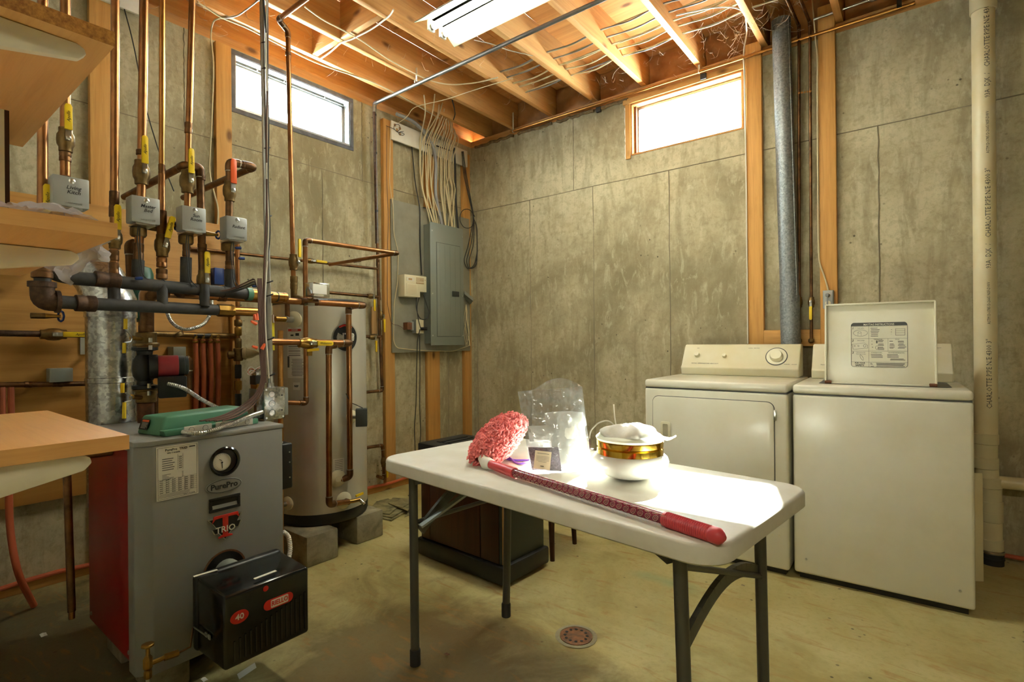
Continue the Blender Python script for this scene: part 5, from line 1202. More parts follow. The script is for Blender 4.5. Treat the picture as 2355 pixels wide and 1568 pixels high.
for i, (x0, y0, x1, y1) in enumerate(((981, 332, 990, 334), (1006, 336, 1040, 348), (976, 478, 1000, 482))):
    m = MB(); n_ = 7 if i == 1 else 3
    for k in range(n_):
        c = q(x0+(x1-x0)*k/n_, y0+(y1-y0)*k/n_, .078); m.box((c.x-.004, c.y-.012, c.z-.004), (c.x+.004, c.y+.012, c.z+.004))
    m.build('staple_row', 'black', label=('row of black cable staples at the left of the white board', 'long row of black cable staples across the white board', 'row of black cable staples just above the panel')[i], cat='staples')
cable('gray_conduit', 'thick grey cable curving under the joist and down into the panel', [q(912, 262, .10), q(945, 275, .10), q(975, 300, .09), q(996, 335, .085), q(1003, 370, .08), q(1001, 450, .08), V((.10, q(1010, 500).y, pk))], .014, 'cable_gray', .10, n=12)
BG = 'black cables hanging right of the panel'
for i, off in enumerate((0, 3, 6)):
    cable('black_cable', 'black cable bundle strand dropping beside the corner to a hanging coil', [q(1062+off*.6, 348, .1), q(1066+off, 400, .07), q(1082+off*.5, 470, .07), q(1090, 500, .07), q(1078+off*2, 560, .07), q(1066+off*2, 600, .07), q(1075+off, 620, .07), q(1090+off, 612, .07), q(1098, 580, .07), q(1097, 520, .07), q(1088, 500, .07)], .0035, 'cable_black', .06, BG)
cable('black_cable', 'round loop of black cable hanging by the corner stud', [q(1092, 498, .08), q(1080, 480, .08), q(1062, 482, .08), q(1056, 505, .08), q(1066, 524, .08), q(1082, 525, .08), q(1092, 512, .08)], .0032, 'cable_black', .06)
cable('black_cable', 'thick black cable running straight down into the right of the panel', [q(1044, 340, .08), q(1047, 380, .075), q(1048, 460, .075), V((.09, q(1049, 500).y, pk))], .009, 'cable_black', .06)
jb = MB().hexa([q(1066, 683, .06), q(1082, 700, .06), q(1088, 692, .12), q(1068, 676, .12)]+[x+V((0, 0, .03)) for x in (q(1066, 683, .06), q(1082, 700, .06), q(1088, 692, .12), q(1068, 676, .12))]).build('splice_cover', 'gray_steel', label='small grey splice cover hanging open right of the panel', cat='box')
random.seed(5)
for k in range(6):
    cable('cream_wire', 'loose cream wire dangling below the splice cover', [q(1072, 700, .09), q(1066+random.uniform(0, 12), 735, .08), q(1066+random.uniform(0, 16), 765, .08), q(1070+random.uniform(0, 12), 795, .075)], .0022, 'cable_cream', .05, 'loose wires below the splice cover')
# --- conduit riser with ties and the boxes on it
XC = 1.22; q = lambda x, y, X=XC: P(x, y, X=X)
cdt = thing('steel_conduit', 'vertical steel conduit bundled with cables beside the boiler', 'conduit', tuple(q(623, 893)))
ct = q(603, 0); MB().tube([ct+(ct-q(612, 480))*.35, ct, q(612, 480), q(623, 900)], .0105, 14).build('conduit', 'emt', cdt)
for y in (98, 157, 340, 497, 647, 677, 777, 860): 
    x = 603+y*.021; MB().tube([q(x+2, y), q(x+3, y+2.5)], .0165, 12).build('cable_tie', 'black', cdt)
MB().lathe([(.013, 0), (.015, .004), (.015, .012), (.013, .016), (.013, .03)], q(622.5, 897), UP, 12).build('connector', 'steel', cdt)
for i, (mt, pts) in enumerate((('cable_white', [(612, 0), (609, 120), (613, 200), (611, 420), (617, 520), (609, 640), (606, 720), (611, 800), (616, 870)]), ('cable_black', [(604, 0), (612, 120), (603, 40), (612, 95), (613, 200), (616, 300), (613, 420), (619, 540), (612, 600)]), ('wire_brown', [(613, 0), (614, 130), (611, 300), (612, 480), (606, 600), (604, 690), (606, 780), (609, 880)]))):
    if i == 1: pts = [pts[0]]+pts[3:]
    cable(('white_cable', 'black_cable', 'brown_cable')[i], ('white cable tied along the vertical steel conduit', 'black cable tied along the vertical steel conduit', 'brown cable tied along the vertical steel conduit')[i], [q(x+2, y, XC+.018) for x, y in pts], .0038, mt, .08)
random.seed(3)
for k in range(9):
    o = random.uniform(-8, 8)
    cable('control_wire', 'brown control wire from the conduit bundle down to the relay control', [q(598+o*.6, 640, XC+.02), q(601+o*.8, 720, XC+.02), q(604+o, 800, XC+.02), q(607+o*.6, 870, XC+.03), q(598+o, 905, XC+.04), q(570+o*2, 935, XC+.05), P(530+o*3, 958, Z=BZ1+.05), P(490+o*4, 968, Z=BZ1+.045)], .0024, 'wire_brown', .05, 'brown control wires above the boiler', n=6)
for k in range(7):
    o = random.uniform(-4, 4); pts = [m_(300+k*12, 655, 1.075), m_(400+k*8, 660+o, 1.08), m_(470, 668+o, 1.08), m_(520, 672+o, 1.08), m_(565, 655+o*2, 1.1), m_(585, 645+o*2, 1.12), q(597+o, 668, XC), q(600+o, 720, XC)]
    cable('control_wire', 'dark control wire strapped along the upper header', pts, .0019, 'cable_black' if k % 2 else 'wire_brown', .04, 'control wires along the upper header', n=6)
for i, (x, y0, y1) in enumerate(((318, 518, 645), (430, 540, 660), (533, 555, 665))):
    for dx in (0, 4): cable('control_wire', ('left ' if dx == 0 else 'right ')+'black control wire hanging from the '+('Master Bed', 'Sun Room', 'Radiant')[i]+' zone valve', [m_(x+dx, y0, 1.09), m_(x-3+dx*1.5, y0+25, 1.09), m_(x+1+dx, (y0+y1)/2, 1.09), m_(x+4+dx, y1-15, 1.09), m_(x+12+dx*3, y1, 1.09)], .0019, 'cable_black', .04, 'control wires from the zone valves', n=6)
NG = 'orange wire nuts hanging by the conduit'
for i, (x0, y0, x1, y1) in enumerate(((585, 722, 587, 736), (591, 720, 591, 736), (577, 738, 590, 745), (580, 796, 591, 800), (609, 790, 602, 803))):
    a, b = q(x0, y0, XC+.03), q(x1, y1, XC+.03); 
    MB().lathe([(.0035, 0), (.0055, .004), (.0075, (b-a).length*.9), (.0075, (b-a).length)], a, b-a, 6).build('wire_nut', 'orange', label=('orange wire nut pointing up, left one of the top pair', 'orange wire nut pointing up, right one of the top pair', 'orange wire nut lying sideways under the top pair', 'orange wire nut lower down on the left', 'orange wire nut lower down on the right of the bundle')[i], cat='wire nut', group=NG)
for i, (x, y, mt) in enumerate(((310, 640, 'blue'), (541, 570, 'blue'), (549, 594, 'blue'), (580, 658, 'blue'))):
    a = m_(x, y, 1.11); MB().lathe([(.004, 0), (.006, .003), (.0065, .022), (.004, .024)], a, V((0, 1, .1)), 6).build('wire_nut', mt, label=('blue wire nut on the left of the upper header', 'blue wire nut just under the Radiant zone valve', 'blue wire nut to the right of the radiant riser', 'blue wire nut by the copper end of the upper header')[i], cat='wire nut', group='blue wire nuts')
jx_ = thing('junction_box', 'galvanized junction box with round knockouts at the end of the conduit', 'junction box', tuple(q(632, 958)))
cA = q(631, 927, XC+.03); rj = V((.0, 1, 0))
fw_, fh_ = .082, .125; nj = EXX
MB().box((XC-.035, cA.y-fw_/2, cA.z-fh_/2), (XC+.03, cA.y+fw_/2+.004, cA.z+fh_/2)).build('box_body', 'galvanized', jx_, bevel=.003)
MB().box((XC+.028, cA.y-fw_/2-.002, cA.z-fh_/2-.002), (XC+.033, cA.y+fw_/2, cA.z+fh_/2+.002)).build('box_cover', 'galvanized', jx_, bevel=.002)
MB().box((XC-.02, cA.y+fw_/2, cA.z-fh_/2+.008), (XC+.024, cA.y+fw_/2+.022, cA.z+fh_/2-.004)).build('extension_ring', 'gray_steel', jx_, bevel=.004)
for k in (-1, 0, 1):
    c = V((XC+.033, cA.y-.012, cA.z+k*.037))
    MB().lathe([(.0125, 0), (.0135, .0012), (.0135, 0)], c, EXX, 20, cap=False).build('knockout_rim', 'gray_steel', jx_); MB().lathe([(.0118, 0), (.011, .0012), (.001, .0012)], c, EXX, 20).build('knockout', 'galvanized', jx_)
for y, z in ((.03, .03), (.03, -.03)): MB().lathe([(.003, 0), (.003, .001)], (XC+.033, cA.y+y, cA.z+z), EXX, 8).build('screw_hole', 'black', jx_)
for s in (-1, 1):
    for t in (-1, 1): MB().lathe([(.004, 0), (.004, .0015)], (XC+.033, cA.y+s*.034, cA.z+t*.056), EXX, 8).build('screw', 'steel', jx_)
MB().lathe([(.016, 0), (.018, .004), (.018, .014), (.012, .02)], (XC, cA.y-fw_/2-.0, cA.z-.045), V((0, -1, 0)), 10).build('cable_connector', 'galvanized', jx_)
aq = thing('aquastat', 'grey and brass aquastat with loose wires behind the junction box', 'control', tuple(P(590, 900, X=.7)))
qq = lambda x, y: P(x, y, X=.72)
MB().tube([V((.70, P(590, 915, X=.70).y, .0)), P(590, 915, X=.70)], .012, 10).build('mount_pipe', 'copper_old', aq); MB().box(tuple(P(572, 930, X=.66)), tuple(P(608, 893, X=.74))).build('aquastat_box', 'gray_steel', aq, bevel=.004); MB().box(tuple(P(574, 884, X=.68)), tuple(P(604, 864, X=.74))).build('coil', 'black', aq, bevel=.003); MB().box(tuple(P(576, 893, X=.68)), tuple(P(606, 882, X=.75))).build('coil_base', 'brass', aq, bevel=.002); MB().box(tuple(P(578, 864, X=.68)), tuple(P(604, 848, X=.73))).build('coil_cap', 'galvanized', aq, bevel=.003)
for k in range(3): MB().tube([qq(595, 858), qq(578, 842+4*k), qq(569, 848+6*k), qq(574, 862), qq(590, 852-3*k), qq(602, 842)], .002, 6, fil=.02).build('loose_wire', ('cable_white', 'pex_red', 'cable_white')[k], aq)
# ================================================================ back wall services
q = lambda x, y, Y=-.05: P(x, y, Y=Y)
# dryer vent duct
vd = thing('vent_duct', 'grey galvanized vent duct rising behind the dryer', 'duct', tuple(q(1815, 800, -.075)))
a, b = q(1796, 50, -.075), q(1816, 690, -.075); c = q(1822, 900, -.10)
MB().tube([a, b+(b-a)*.02], .0515, 30).build('duct_upper', 'duct_gray', vd); MB().tube([b-(b-a)*.015, c], .0545, 30).build('duct_lower', 'duct_gray', vd)
MB().bar(a+V((.045, -.024, 0)), b+V((.045, -.024, 0)), .004, .012, (0, 1, 0)).build('duct_seam', 'duct_gray', vd)
MB().tube([a-(b-a)*.005, a+(b-a)*.02], .0535, 30).build('duct_collar', 'duct_gray', vd)
# horizontal copper pipe under the sill
zc = 2.941
hpz = pipe('gas_line', 'long copper pipe strapped under the sill along the back wall', [V((.50, -.05, zc)), V((3.28, -.05, zc-.004))], .0095, 'copper_bright', elbow=None)
for x in (.53, 2.12):
    MB().box((x-.006, -.052, zc), (x+.006, -.048, zc+.16)).build('strap', 'white_paint', hpz); MB().tube([V((x, -.05+.013*math.cos(k*PI/5), zc+.013*math.sin(k*PI/5))) for k in range(11)], .003, 6).build('strap_hook', 'white_paint', hpz)
for x in (1.34, 2.14): MB().box((x-.02, -.03, zc-.05), (x+.02, -.006, zc-.01)).build('rubber_block', 'rubber', hpz, bevel=.004)
# two vertical supply pipes with valves
for (xt, xb, lb) in ((1838, 1838, 'left copper supply pipe with yellow valve between the studs'), (1863, 1866, 'right copper supply pipe with yellow valve between the studs')):
    t = pipe('supply_pipe', lb, [V((q(xt, 110).x-.02, -1.2, 3.02)), V((q(xt, 110).x, -.05, 3.02)), q(xb, 690), q(xb, 785)], .0085, 'copper_old', group='washer supply pipes')
    valve(t, q(xb, 695, -.05), UP, .0105, DN, nrm=(0, -1, 0), L=.08, w=.016); MB().lathe([(.009, 0), (.016, .006), (.016, .02), (.01, .026)], q(xb, 788), UP, 12).build('supply_elbow', 'bronze', t)
ms = MB(); 
for k in range(5): ms.lathe([(.006, 0), (.006, .002)], q(1838+k*6.5, 214-k*1.0, -.062), (0, -1, 0), 10)
ms.build('pipe_strap', 'copper_bright', label='perforated strap tying the two supply pipes together', cat='strap')
# steel line with yellow valve near the ceiling
sl = pipe('steel_line', 'thin steel line with a valve near the ceiling right of the vent duct', [V((q(1872, 52).x, -.07, 3.02)), V((3.35, -.07, 3.03))], .0075, 'emt', elbow=None); valve(sl, V((3.10, -.07, 3.028)), V((1, 0, 0)), .010, V((1, 0, .1)), nrm=(0, -1, 0), L=.07, w=.015, body='steel')
MB().box((3.20, -.075, 2.93), (3.222, -.066, 3.06)).build('hanger_strap', 'black', label='black hanger strap over the steel line', cat='strap')
# outlet and cables on the studs
q2 = lambda x, y, Y=-.05: P(x, y, Y=Y)
so_ = thing('wall_outlet', 'grey outlet with a plugged cord on the stud behind the washer', 'outlet', tuple(q2(1904, 709)))
a, b = q2(1892, 668, -.07), q2(1917, 709, -.07); MB().box((a.x, -.07, b.z), (b.x, -.0385, a.z)).build('outlet_box', 'gray_steel', so_, bevel=.003); MB().box((a.x+.003, -.074, b.z+.003), (b.x-.003, -.07, a.z-.003)).build('cover_plate', 'valve_gray', so_, bevel=.002)
for z in (.3, .72):
    MB().lathe([(.014, 0), (.014, .003)], ((a.x+b.x)/2, -.074, b.z+(a.z-b.z)*z), (0, -1, 0), 16).build('socket', 'plastic_cream', so_)
MB().lathe([(.012, 0), (.012, .02), (.006, .028)], ((a.x+b.x)/2, -.077, b.z+(a.z-b.z)*.72), (0, -1, 0), 12).build('plug', 'cable_gray', so_)
MB().tube([V(((a.x+b.x)/2, -.10, b.z+(a.z-b.z)*.7)), V(((a.x+b.x)/2, -.105, b.z+.02)), V(((a.x+b.x)/2+.01, -.09, b.z-.2))], .004, 8, fil=.02).build('cord', 'cable_gray', so_)
cable('cream_cable', 'cream cable running down the right stud into the outlet box', [P(1868, 0, Y=-.06), q2(1873, 60), q2(1880, 130), q2(1880, 300), q2(1882, 560, -.045), q2(1884, 605, -.045), q2(1896, 635, -.045), q2(1905, 668, -.05)], .0042, 'cable_cream', .05)
cable('white_cable', 'white cable bending off the joist and running down the left stud', [P(1555, 35, Z=JZ+.05), P(1640, 16, Z=JZ+.05), P(1690, 16, Z=JZ+.02), P(1714, 28, Z=JZ), P(1718, 75, Y=-.10), q2(1709, 120), q2(1712, 165), q2(1716, 400, -.045), q2(1718, 600, -.045), q2(1720, 790, -.045)], .0045, 'cable_white', .06)
# ---------------------------------------------------------------- PVC stack
pv = thing('drain_stack', 'cream plastic drain stack with printed lettering right of the washer', 'drain pipe', (3.545, -.10, 0))
PX, PY, PR = 3.545, -.10, .0455
p0 = V((PX, PY, 0)); tx, bx_ = P(2261, 20, Y=PY).x, P(2268, 995, Y=PY).x
MB().tube([V((tx, PY, 3.15)), V((bx_, PY, P(2266, 1000, Y=PY).z))], PR, 32).build('stack_pipe', 'pvc', pv)
def col(px, y0, y1, r, mat='pvc_fit', nm='fitting'):
    z1, z0 = P(px, y0, Y=PY).z, P(px, y1, Y=PY).z; x = P(px, (y0+y1)/2, Y=PY).x
    return MB().lathe([(r*.95, z0), (r, z0+.003), (r, z1-.003), (r*.95, z1)], (x, PY, 0), n=32).build(nm, mat, pv)
MB().lathe([(.052, P(2260, 28, Y=PY).z), (.053, P(2260, 26, Y=PY).z), (.053, 3.12)], (tx, PY, 0), n=32).build('top_coupling', 'pvc_fit', pv)
col(2266, 996, 1020, .052); col(2266, 1020, 1052, .048); col(2266, 1050, 1076, .052); col(2270, 1076, 1100, .0455, 'pvc', 'stub')
col(2274, 1097, 1120, .052); col(2276, 1120, 1155, .047); col(2277, 1150, 1176, .050); col(2277, 1175, 1197, .051); col(2277, 1197, 1240, .047, 'pvc', 'stub'); col(2278, 1236, 1262, .051)
col(2279, 1258, 1270, .044, 'pvc', 'stub')
for y0, y1, r, mt in ((1264, 1270, .050, 'steel'), (1268, 1310, .047, 'rubber'), (1278, 1284, .050, 'rubber'), (1296, 1303, .052, 'steel'), (1308, 1318, .050, 'rubber')): col(2281, y0, y1, r, mt, 'rubber_coupling' if mt == 'rubber' else 'hose_clamp')
bz = P(2320, 1111, Y=PY).z; MB().tube([V((P(2280, 1110, Y=PY).x, PY, bz)), V((4.6, PY, bz+.02))], .0305, 24).build('branch_pipe', 'pvc', pv); MB().tube([V((P(2280, 1110, Y=PY).x, PY, bz)), V((P(2298, 1110, Y=PY).x, PY, bz))], .035, 24).build('branch_hub', 'pvc_fit', pv)
# lettering runs up the pipe: direction = up, read from the right-hand side
ang = math.atan2(CAM.y-PY, CAM.x-PX)+.30
for (pyc, s, sz) in [(y, t, z) for k in range(4) for y, t, z in ((470-k*0+(k-1)*388, 'CHARLOTTE PIPE N/E 4300 3"', .030), (310+(k-1)*388+0, 'ASTM D-1785 D-2665 NSF-DWV', .017), (222+(k-1)*388, '93A', .028), (190+(k-1)*388, 'DJK  /', .030))]:
    if not 20 < pyc < 960: continue
    c = P(2268, pyc, Y=PY)
    # build flat text then bend: 'right' runs up the pipe
    cu = bpy.data.curves.new('t', 'FONT'); cu.body = s; cu.size = sz; cu.align_x = 'CENTER'; cu.align_y = 'CENTER'; cu.extrude = .0002; cu.resolution_u = 1
    to = bpy.data.objects.new('t', cu); COL.objects.link(to); dg = bpy.context.evaluated_depsgraph_get(); dg.update(); me = bpy.data.meshes.new_from_object(to.evaluated_get(dg)); bpy.data.objects.remove(to)
    xc = tx+(bx_-tx)*(pyc/1000); m = MB()
    vs = [V((xc+(PR+.0006+v.co.z)*math.cos(ang-v.co.y/PR), PY+(PR+.0006+v.co.z)*math.sin(ang-v.co.y/PR), c.z+v.co.x*.88)) for v in me.vertices]
    m.add(vs, [tuple(p.vertices) for p in me.polygons]); m.build('lettering', 'ink_soft', pv, smooth=0)
# cream panel standing between washer and stack
_b0, _b1 = P(2262, 1337, Z=0), P(2205, 1335, Z=0)
MB().prism([_b1, _b0, _b0+V((.001, .006, 0)), _b1+V((.001, .006, 0))], (0, 0, P(2262, 1088, D=(_b0-CAM).dot(_fw)).z)).build('leaning_board', 'pvc', label='thin cream panel standing between the washer and the drain stack', cat='board', bevel=.001)
MB().tube([V((2.9, -.03, .03)), V((6.0, -.03, .03))], .011, 10).build('floor_tubing', 'pex_red', label='orange tubing at the base of the wall right of the drain stack', cat='tubing')
# ================================================================ fluorescent shop light, with two unseen fill lights added
def shop_light(o, label):
    L = 1.24; t = thing('fluorescent_light', label, 'light', o, group='hung fluorescent shop lights')
    x, y, z = 0, 0, 0
    prof = [(-.155, -.03), (-.150, -.028), (-.06, .03), (.06, .03), (.150, -.028), (.155, -.03), (.151, -.022), (.062, .036), (-.062, .036), (-.151, -.022)]
    MB().prism([(0, a, b) for a, b in prof], (L, 0, 0)).build('reflector', 'reflector', t, local=True, smooth=0)
    MB().box((.01, -.05, .03), (L-.01, .05, .075)).build('ballast_channel', 'fixture_white', t, local=True, bevel=.004)
    for yy in (-.045, .045):
        tb_ = MB().cyl((.035, yy, -.012), (L-.035, yy, -.012), .0185, 14).build('fluorescent_tube', 'tubeglow', t, local=True)
        for xx in (.02, L-.038): MB().cyl((xx, yy, -.012), (xx+.018, yy, -.012), .0192, 14).build('tube_cap', 'steel', tb_, local=True)
        for xx in (.008, L-.022): MB().box((xx, yy-.024, -.032), (xx+.014, yy+.024, .03)).build('lamp_holder', 'white_paint', t, local=True, bevel=.003)
    for k in range(5):
        for s in (-1, 1): MB().box((.12+.24*k, s*.10-.012, .0038), (.20+.24*k, s*.10+.012, .006)).build('slot', 'white_paint', t, local=True)
    for xx in (.10, L-.10): MB().tube([(xx, 0, .075), (xx, 0, JZ-o[2]+.005)], .003, 6).build('hanging_chain', 'steel', t, local=True)
    return t
shop_light((1.13, -1.545, 2.90), 'lit twin-tube shop light hanging below the joists')
shop_light((3.30, -4.9, 2.90), 'unseen twin-tube fill light added behind the camera')  # unseen fill lamp, added to brighten the room from behind
shop_light((1.0, -5.6, 2.90), 'unseen twin-tube fill light added beyond the shelf partition')  # second unseen lamp, added for more fill
# ================================================================ cables, hooks and cobwebs among the joists
zz = JZ+.06
c_ = lambda x, y, Z=JZ-.004: P(x, y, Z=Z)
J2 = lambda x, y, k: P(x, y, X=jx[k]-.038)
WG = 'cream cables drilled through the joists'
# cables that pass through the joists: drawn from joist to joist, sagging between
rows = [(-.62, 3.06, 'upper run'), (-.55, 3.045, 'second run'), (-.47, 3.05, 'third run'), (-.40, 3.035, 'lowest run'), (-.70, 3.07, 'top run')]
random.seed(21)
for i, (y, z, nm) in enumerate(rows):
    for s in (0, 1):
        pts = []
        for k in range(2, 8):
            x = jx[k]; pts += [V((x-.045, y+.01*s, z)), V((x+.006, y+.01*s, z))]
            if k < 7: pts.append(V((x+.2, y+random.uniform(-.012, .012), z-random.uniform(.004, .03))))
        cable('joist_cable', 'cream cable threaded through the joists, '+nm+(' front strand' if s else ' back strand'), pts, .0045, 'cable_cream' if (i+s) % 4 else 'cable_gray', .06, WG)
def ccab(lb, pts, r=.0045, mat='cable_cream', nm='ceiling_cable'): return cable(nm, lb, pts, r, mat, .08, 'cables stapled under the joists')
ccab('cream cable stapled along the first joist over the left window', [c_(455, 5), c_(510, 42), c_(560, 60), c_(660, 112), c_(720, 142), c_(770, 160), c_(850, 185), c_(905, 212), c_(960, 243), c_(1010, 272)])
ccab('white cable sweeping up from the first joist to the top edge of view', [c_(510, 42), c_(545, 38), c_(590, 5), c_(620, -25)], .0045, 'cable_white')
ccab('cream cable crossing from the second joist toward the panel', [c_(700, 15), c_(740, 45), c_(790, 70), c_(830, 92), c_(890, 135), c_(940, 162), c_(985, 185), c_(1035, 196), c_(1100, 190), c_(1145, 178)])
ccab('white cable stapled under the blocking between the first joists', [c_(905, 22), c_(898, 35), c_(855, 68), c_(805, 92), c_(785, 97), c_(760, 120), c_(735, 137)], .0048, 'cable_white')
ccab('cream cable drooping from the white board toward the joists', [P(917, 282, X=.08), P(938, 268, X=.12), P(948, 248, X=.2), P(975, 240, X=.28), c_(1030, 228), c_(1075, 212), c_(1120, 198), c_(1180, 180)], .0028)
ccab('grey cable running down the wall left of the window stud', [c_(515, 40), c_(490, 45), P(484, 80, X=.045), P(492, 150, X=.045), P(486, 300, X=.045), P(480, 400, X=.045), P(503, 480, X=.05), P(500, 520, X=.05)], .0045, 'cable_cream')
ccab('thin white cable from the lamp toward the fourth joist', [c_(1090, 92), c_(1130, 100), c_(1165, 115), c_(1225, 128)], .0028, 'cable_white')
cable('black_cable', 'loose black cable end drooping below the second joist', [c_(1038, 222, JZ+.03), c_(1044, 245), c_(1047, 262), c_(1043, 275)], .005, 'cable_black', .03)
cable('black_wire', 'thin black wire curving down the wall behind the risers', [P(280, 0, X=.05), P(305, 90, X=.05), P(335, 250, X=.05), P(372, 370, X=.05), P(400, 440, X=.05)], .003, 'cable_black', .1)
# hook hanger holding the ceiling pipe
hk = P(958, 190, Y=-1.145)
ht = thing('pipe_hanger', 'white hook strap holding the ceiling pipe', 'hanger', tuple(hk))
MB().box((hk.x-.006, hk.y-.002, hk.z+.01), (hk.x+.006, hk.y+.002, JZ+.06)).build('strap', 'white_paint', ht); MB().tube([hk+V((0, .018*math.cos(k*PI/6+.5), .018*math.sin(k*PI/6+.5))) for k in range(11)], .0035, 8).build('hook', 'white_paint', ht)
# cobwebs
random.seed(9)
wbm = MB()
def strands(n, x0, x1, y0, y1, z0, z1, ln):
    for _ in range(n):
        p = V((random.uniform(x0, x1), random.uniform(y0, y1), random.uniform(z0, z1))); d = V((random.uniform(-1, 1), random.uniform(-1, 1), random.uniform(-1, .3))).normalized()*random.uniform(.3, 1)*ln
        mid_ = p+d*.5+V((random.uniform(-.02, .02), random.uniform(-.02, .02), -random.uniform(0, .03)))
        wbm.tube([p, mid_, p+d], random.uniform(.0004, .0009), 3, fil=.05, cap=False)
strands(150, 2.15, 2.75, -.45, -.03, 2.95, 3.2, .14); strands(70, .02, .5, -2.6, -1.4, 2.93, 3.15, .12); strands(50, .5, 1.2, -1.5, -.1, 2.98, 3.18, .10); strands(60, 1.2, 2.1, -.5, -.03, 2.95, 3.15, .10)
wbm.build('cobwebs', 'web', smooth=0, label='dusty cobweb strands among the joists', cat='cobweb', kind='stuff')
# ================================================================ wall shelves at the left
SX, SY = 2.465, -3.412
zs = (P(258, 72, X=SX).z, P(265, 513, X=SX).z, P(294, 1000, X=SX).z)
sl_ = ('upper wood-look wall shelf seen from below', 'middle wood-look wall shelf with a plastic bag on it', 'lowest wood-look wall shelf above the boiler')
for i, z in enumerate(zs):
    t = thing('wall_shelf', sl_[i], 'shelf', (2.15, -3.72, z-.019), group='wall shelves')
    x0 = (1.90, 1.86, 2.02)[i]; yf = SY+(0, .001, .012)[i]
    MB().box((x0, -3.718, z-.019), (SX-.0006, yf, z)).build('shelf_board', 'laminate_x', t, bevel=.0008)
    MB().box((SX-.0006, -3.718, z-.019), (SX+.0004, yf, z)).build('raw_edge', 'particle' if i == 0 else 'laminate_y', t)
    xb = (2.434, 2.30, 2.452)[i]; tip = (-3.438, -3.417, -3.440)[i]
    pr = [(-3.718, z-.020), (tip-.008, z-.020), (tip, z-.024), (tip+.002, z-.031), (tip-.006, z-.040), (-3.55, z-.062), (-3.718, z-.075)]
    MB().prism([(xb-.006, y, zz) for y, zz in pr], (.012, 0, 0)).build('bracket', 'bracket_white', t, bevel=.002)
xb = P(18, 690, X=2.2)
# thin framed panel standing on the middle shelf
fp = thing('framed_panel', 'white panel with brown backing standing on the middle shelf', 'panel', (2.05, -3.47, zs[1]))
yp = P(22, 360, X=2.10).y
MB().box((1.90, yp-.05, zs[1]+.0005), (2.10, yp-.012, P(10, 248, X=2.10).z)).build('white_core', 'white_paint', fp, bevel=.001); MB().box((1.90, yp-.012, zs[1]+.0005), (2.10, yp-.006, P(10, 250, X=2.10).z)).build('cream_edge', 'plastic_cream', fp); MB().box((1.90, yp-.006, zs[1]+.0005), (2.10, yp, P(10, 252, X=2.10).z)).build('brown_backing', 'darkwood_z', fp)
# crumpled clear plastic sheet draped over the middle shelf
def sheet(u, v):   # v from the shelf top over the far edge and down
    if v < .35:
        t = v/.35; p0 = P(95+115*u, 492+8*u, Z=zs[1]+.004); p0.y += -.06*(1-t)
        return p0+V((0, 0, .022*abs(mnoise.noise(V((u*4, v*8, 1))))))
    t = (v-.35)/.65; px = 100+156*u
    kn = ((100, 602), (130, 632), (160, 657), (185, 628), (205, 602), (236, 600), (256, 556))
    for k in range(len(kn)-1):
        if px <= kn[k+1][0]: lowy = kn[k][1]+(kn[k+1][1]-kn[k][1])*(px-kn[k][0])/(kn[k+1][0]-kn[k][0]); break
    else: lowy = kn[-1][1]
    py = 520+(262-px)*.33+(lowy-520-(262-px)*.33)*t
    p0 = P(px, py, Y=SY+.02+.02*t)
    return p0+V((.004*mnoise.noise(V((u*6, t*5, 2))), .022*mnoise.noise(V((u*7, t*2, 7)))+.010*mnoise.noise(V((u*17, t*5, 5))), 0))
MB().grid(sheet, 26, 26).build('plastic_bag', 'clear_plastic', label='crumpled clear plastic bag draped over the middle shelf edge', cat='bag', smooth=20)
# ================================================================ humidifier cabinet behind the table
A, B, C_ = P(962, 1268, Z=0), P(1170, 1352, Z=0), P(1250, 1280, Z=0)
A = V((1.20, -1.745, 0)); B = V((1.775, -1.77, 0)); dv_ = V((.015, .31, 0)); CZ = .60
hm = thing('humidifier', 'dark wood-look console humidifier with black base behind the table', 'humidifier', tuple((A+B+dv_)/2))
ex = (B-A).normalized(); ey = dv_.normalized(); LW_ = (B-A).length; LD_ = dv_.length
def hb(m, x0, x1, y0, y1, z0, z1): return m.hexa([A+ex*x0+ey*y0+UP*z0, A+ex*x1+ey*y0+UP*z0, A+ex*x1+ey*y1+UP*z0, A+ex*x0+ey*y1+UP*z0, A+ex*x0+ey*y0+UP*z1, A+ex*x1+ey*y0+UP*z1, A+ex*x1+ey*y1+UP*z1, A+ex*x0+ey*y1+UP*z1])
hb(MB(), -.02, LW_+.02, -.02, LD_+.02, .015, .10).build('base', 'black', hm, bevel=.012)
hb(MB(), 0, LW_, 0, LD_, .10, CZ-.06).build('cabinet', 'vinyl', hm, bevel=.004)
for x0, x1 in ((.01, .075), (.08, LW_-.14), (LW_-.135, LW_-.02)): hb(MB(), x0, x1, -.006, 0, .105, CZ-.065).build('wood_panel', 'darkwood_z', hm, bevel=.003)
hb(MB(), LW_-.002, LW_+.002, .0, .05, .105, CZ-.065).build('side_trim', 'shim', hm)
hb(MB(), -.012, LW_+.012, -.012, LD_+.012, CZ-.06, CZ).build('top_hood', 'black', hm, bevel=.01)
for k in range(12): hb(MB(), .06+.045*k, .06+.045*k+.03, .06, LD_-.05, CZ, CZ+.004).build('vent_slat', 'black', hm)
for x, y in ((.03, .03), (LW_-.03, .03), (.03, LD_-.03), (LW_-.03, LD_-.03)): MB().cyl(A+ex*x+ey*y, A+ex*x+ey*y+UP*.02, .018, 12).build('caster', 'black', hm)
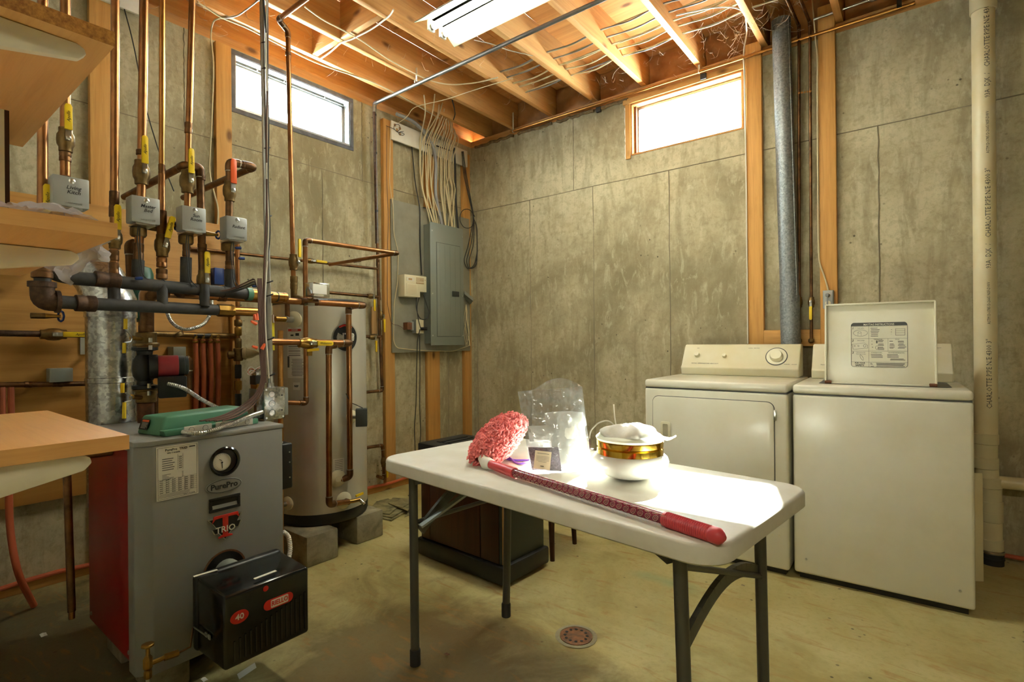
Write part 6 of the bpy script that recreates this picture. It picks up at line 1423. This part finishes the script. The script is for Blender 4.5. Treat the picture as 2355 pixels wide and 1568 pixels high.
# ================================================================ stool with dark tapered legs
st = thing('stool', 'small stool with dark tapered legs behind the table', 'stool', (1.62, -1.25, 0))
for (x, y) in ((1.79, -1.385), (1.762, -1.12), (1.50, -1.36), (1.48, -1.12)):
    MB().tube([V((1.63+(x-1.63)*.86, -1.25+(y+1.25)*.86, .47)), V((x, y, 0))], .02, 12, rs=[.021, .0125]).build('leg', 'darkwood_z', st)
MB().box((1.46, -1.38, .465), (1.80, -1.12, .50)).build('seat', 'darkwood_x', st, bevel=.01)
# ================================================================ slate pieces stacked by the tank
def slab(pix, z, th, label):
    MB().prism([P(x, y, Z=z) for x, y in pix], (0, 0, th)).build('slate_piece', 'slate', label=label, cat='slate', group='slate pieces on the floor', bevel=.001)
slab([(843, 1186), (900, 1199), (945, 1172), (898, 1158), (870, 1160)], .0, .010, 'bottom slate of the stack beside the water heater')
slab([(844, 1180), (901, 1192), (940, 1168), (900, 1150), (866, 1155)], .0105, .009, 'middle slate of the stack beside the water heater')
slab([(843, 1178), (896, 1184), (917, 1166), (893, 1148), (873, 1153)], .020, .008, 'broad top slate of the stack beside the water heater')
slab([(893, 1158), (938, 1176), (958, 1148), (903, 1146)], .029, .006, 'broken slate lying crooked on top of the stack')
slab([(905, 1163), (926, 1168), (955, 1150), (935, 1150)], .036, .005, 'smallest slate splinter on the very top of the stack')
slab([(930, 1190), (952, 1180), (948, 1168), (935, 1172)], .0, .005, 'slate shard on the floor right of the stack')
slab([(938, 1140), (944, 1143), (960, 1138), (956, 1134)], .0, .006, 'thin slate sliver on the floor near the cabinet')
# ================================================================ floor drain and litter
fdc = P(1325, 1463, Z=.001)
fd = thing('floor_drain', 'rusty round floor drain below the table', 'drain', tuple(fdc))
MB().lathe([(.062, 0), (.062, .003), (.05, .004), (.001, .0035)], fdc, n=36).build('drain_cover', 'drain', fd)
MB().lathe([(.064, 0), (.078, .0), (.080, .0015), (.066, .0025)], fdc, n=36, cap=False).build('drain_ring', 'concrete_block', fd)
for k in range(12): a = 2*PI*k/12; MB().lathe([(.006, 0), (.006, .0008)], fdc+V((.042*math.cos(a), .042*math.sin(a), .0038)), n=8).build('drain_hole', 'black', fd)
def bit(px, py, lb, mat='white_paint', s=.02, cat='scrap'):
    c = P(px, py, Z=.002); random.seed(px); m = MB()
    m.grid(lambda u, v: c+V((s*(u-.5)*2, s*(v-.5)*1.2, .004+.006*abs(mnoise.noise(V((u*3+px, v*3, 1)))))), 5, 4); m.build('litter', mat, label=lb, cat=cat, smooth=20)
bit(100, 1462, 'crumpled pale paper scrap on the dark floor at far left', 'cotton', .016)
bit(1709, 1348, 'small grey pebble of grit on the floor before the dryer', 'concrete_block', .008, 'grit'); bit(1028, 1507, 'brown leaf scrap beside the front left table leg', 'rust', .010); bit(470, 1565, 'pale scrap on the floor under the burner', 'cotton', .012)
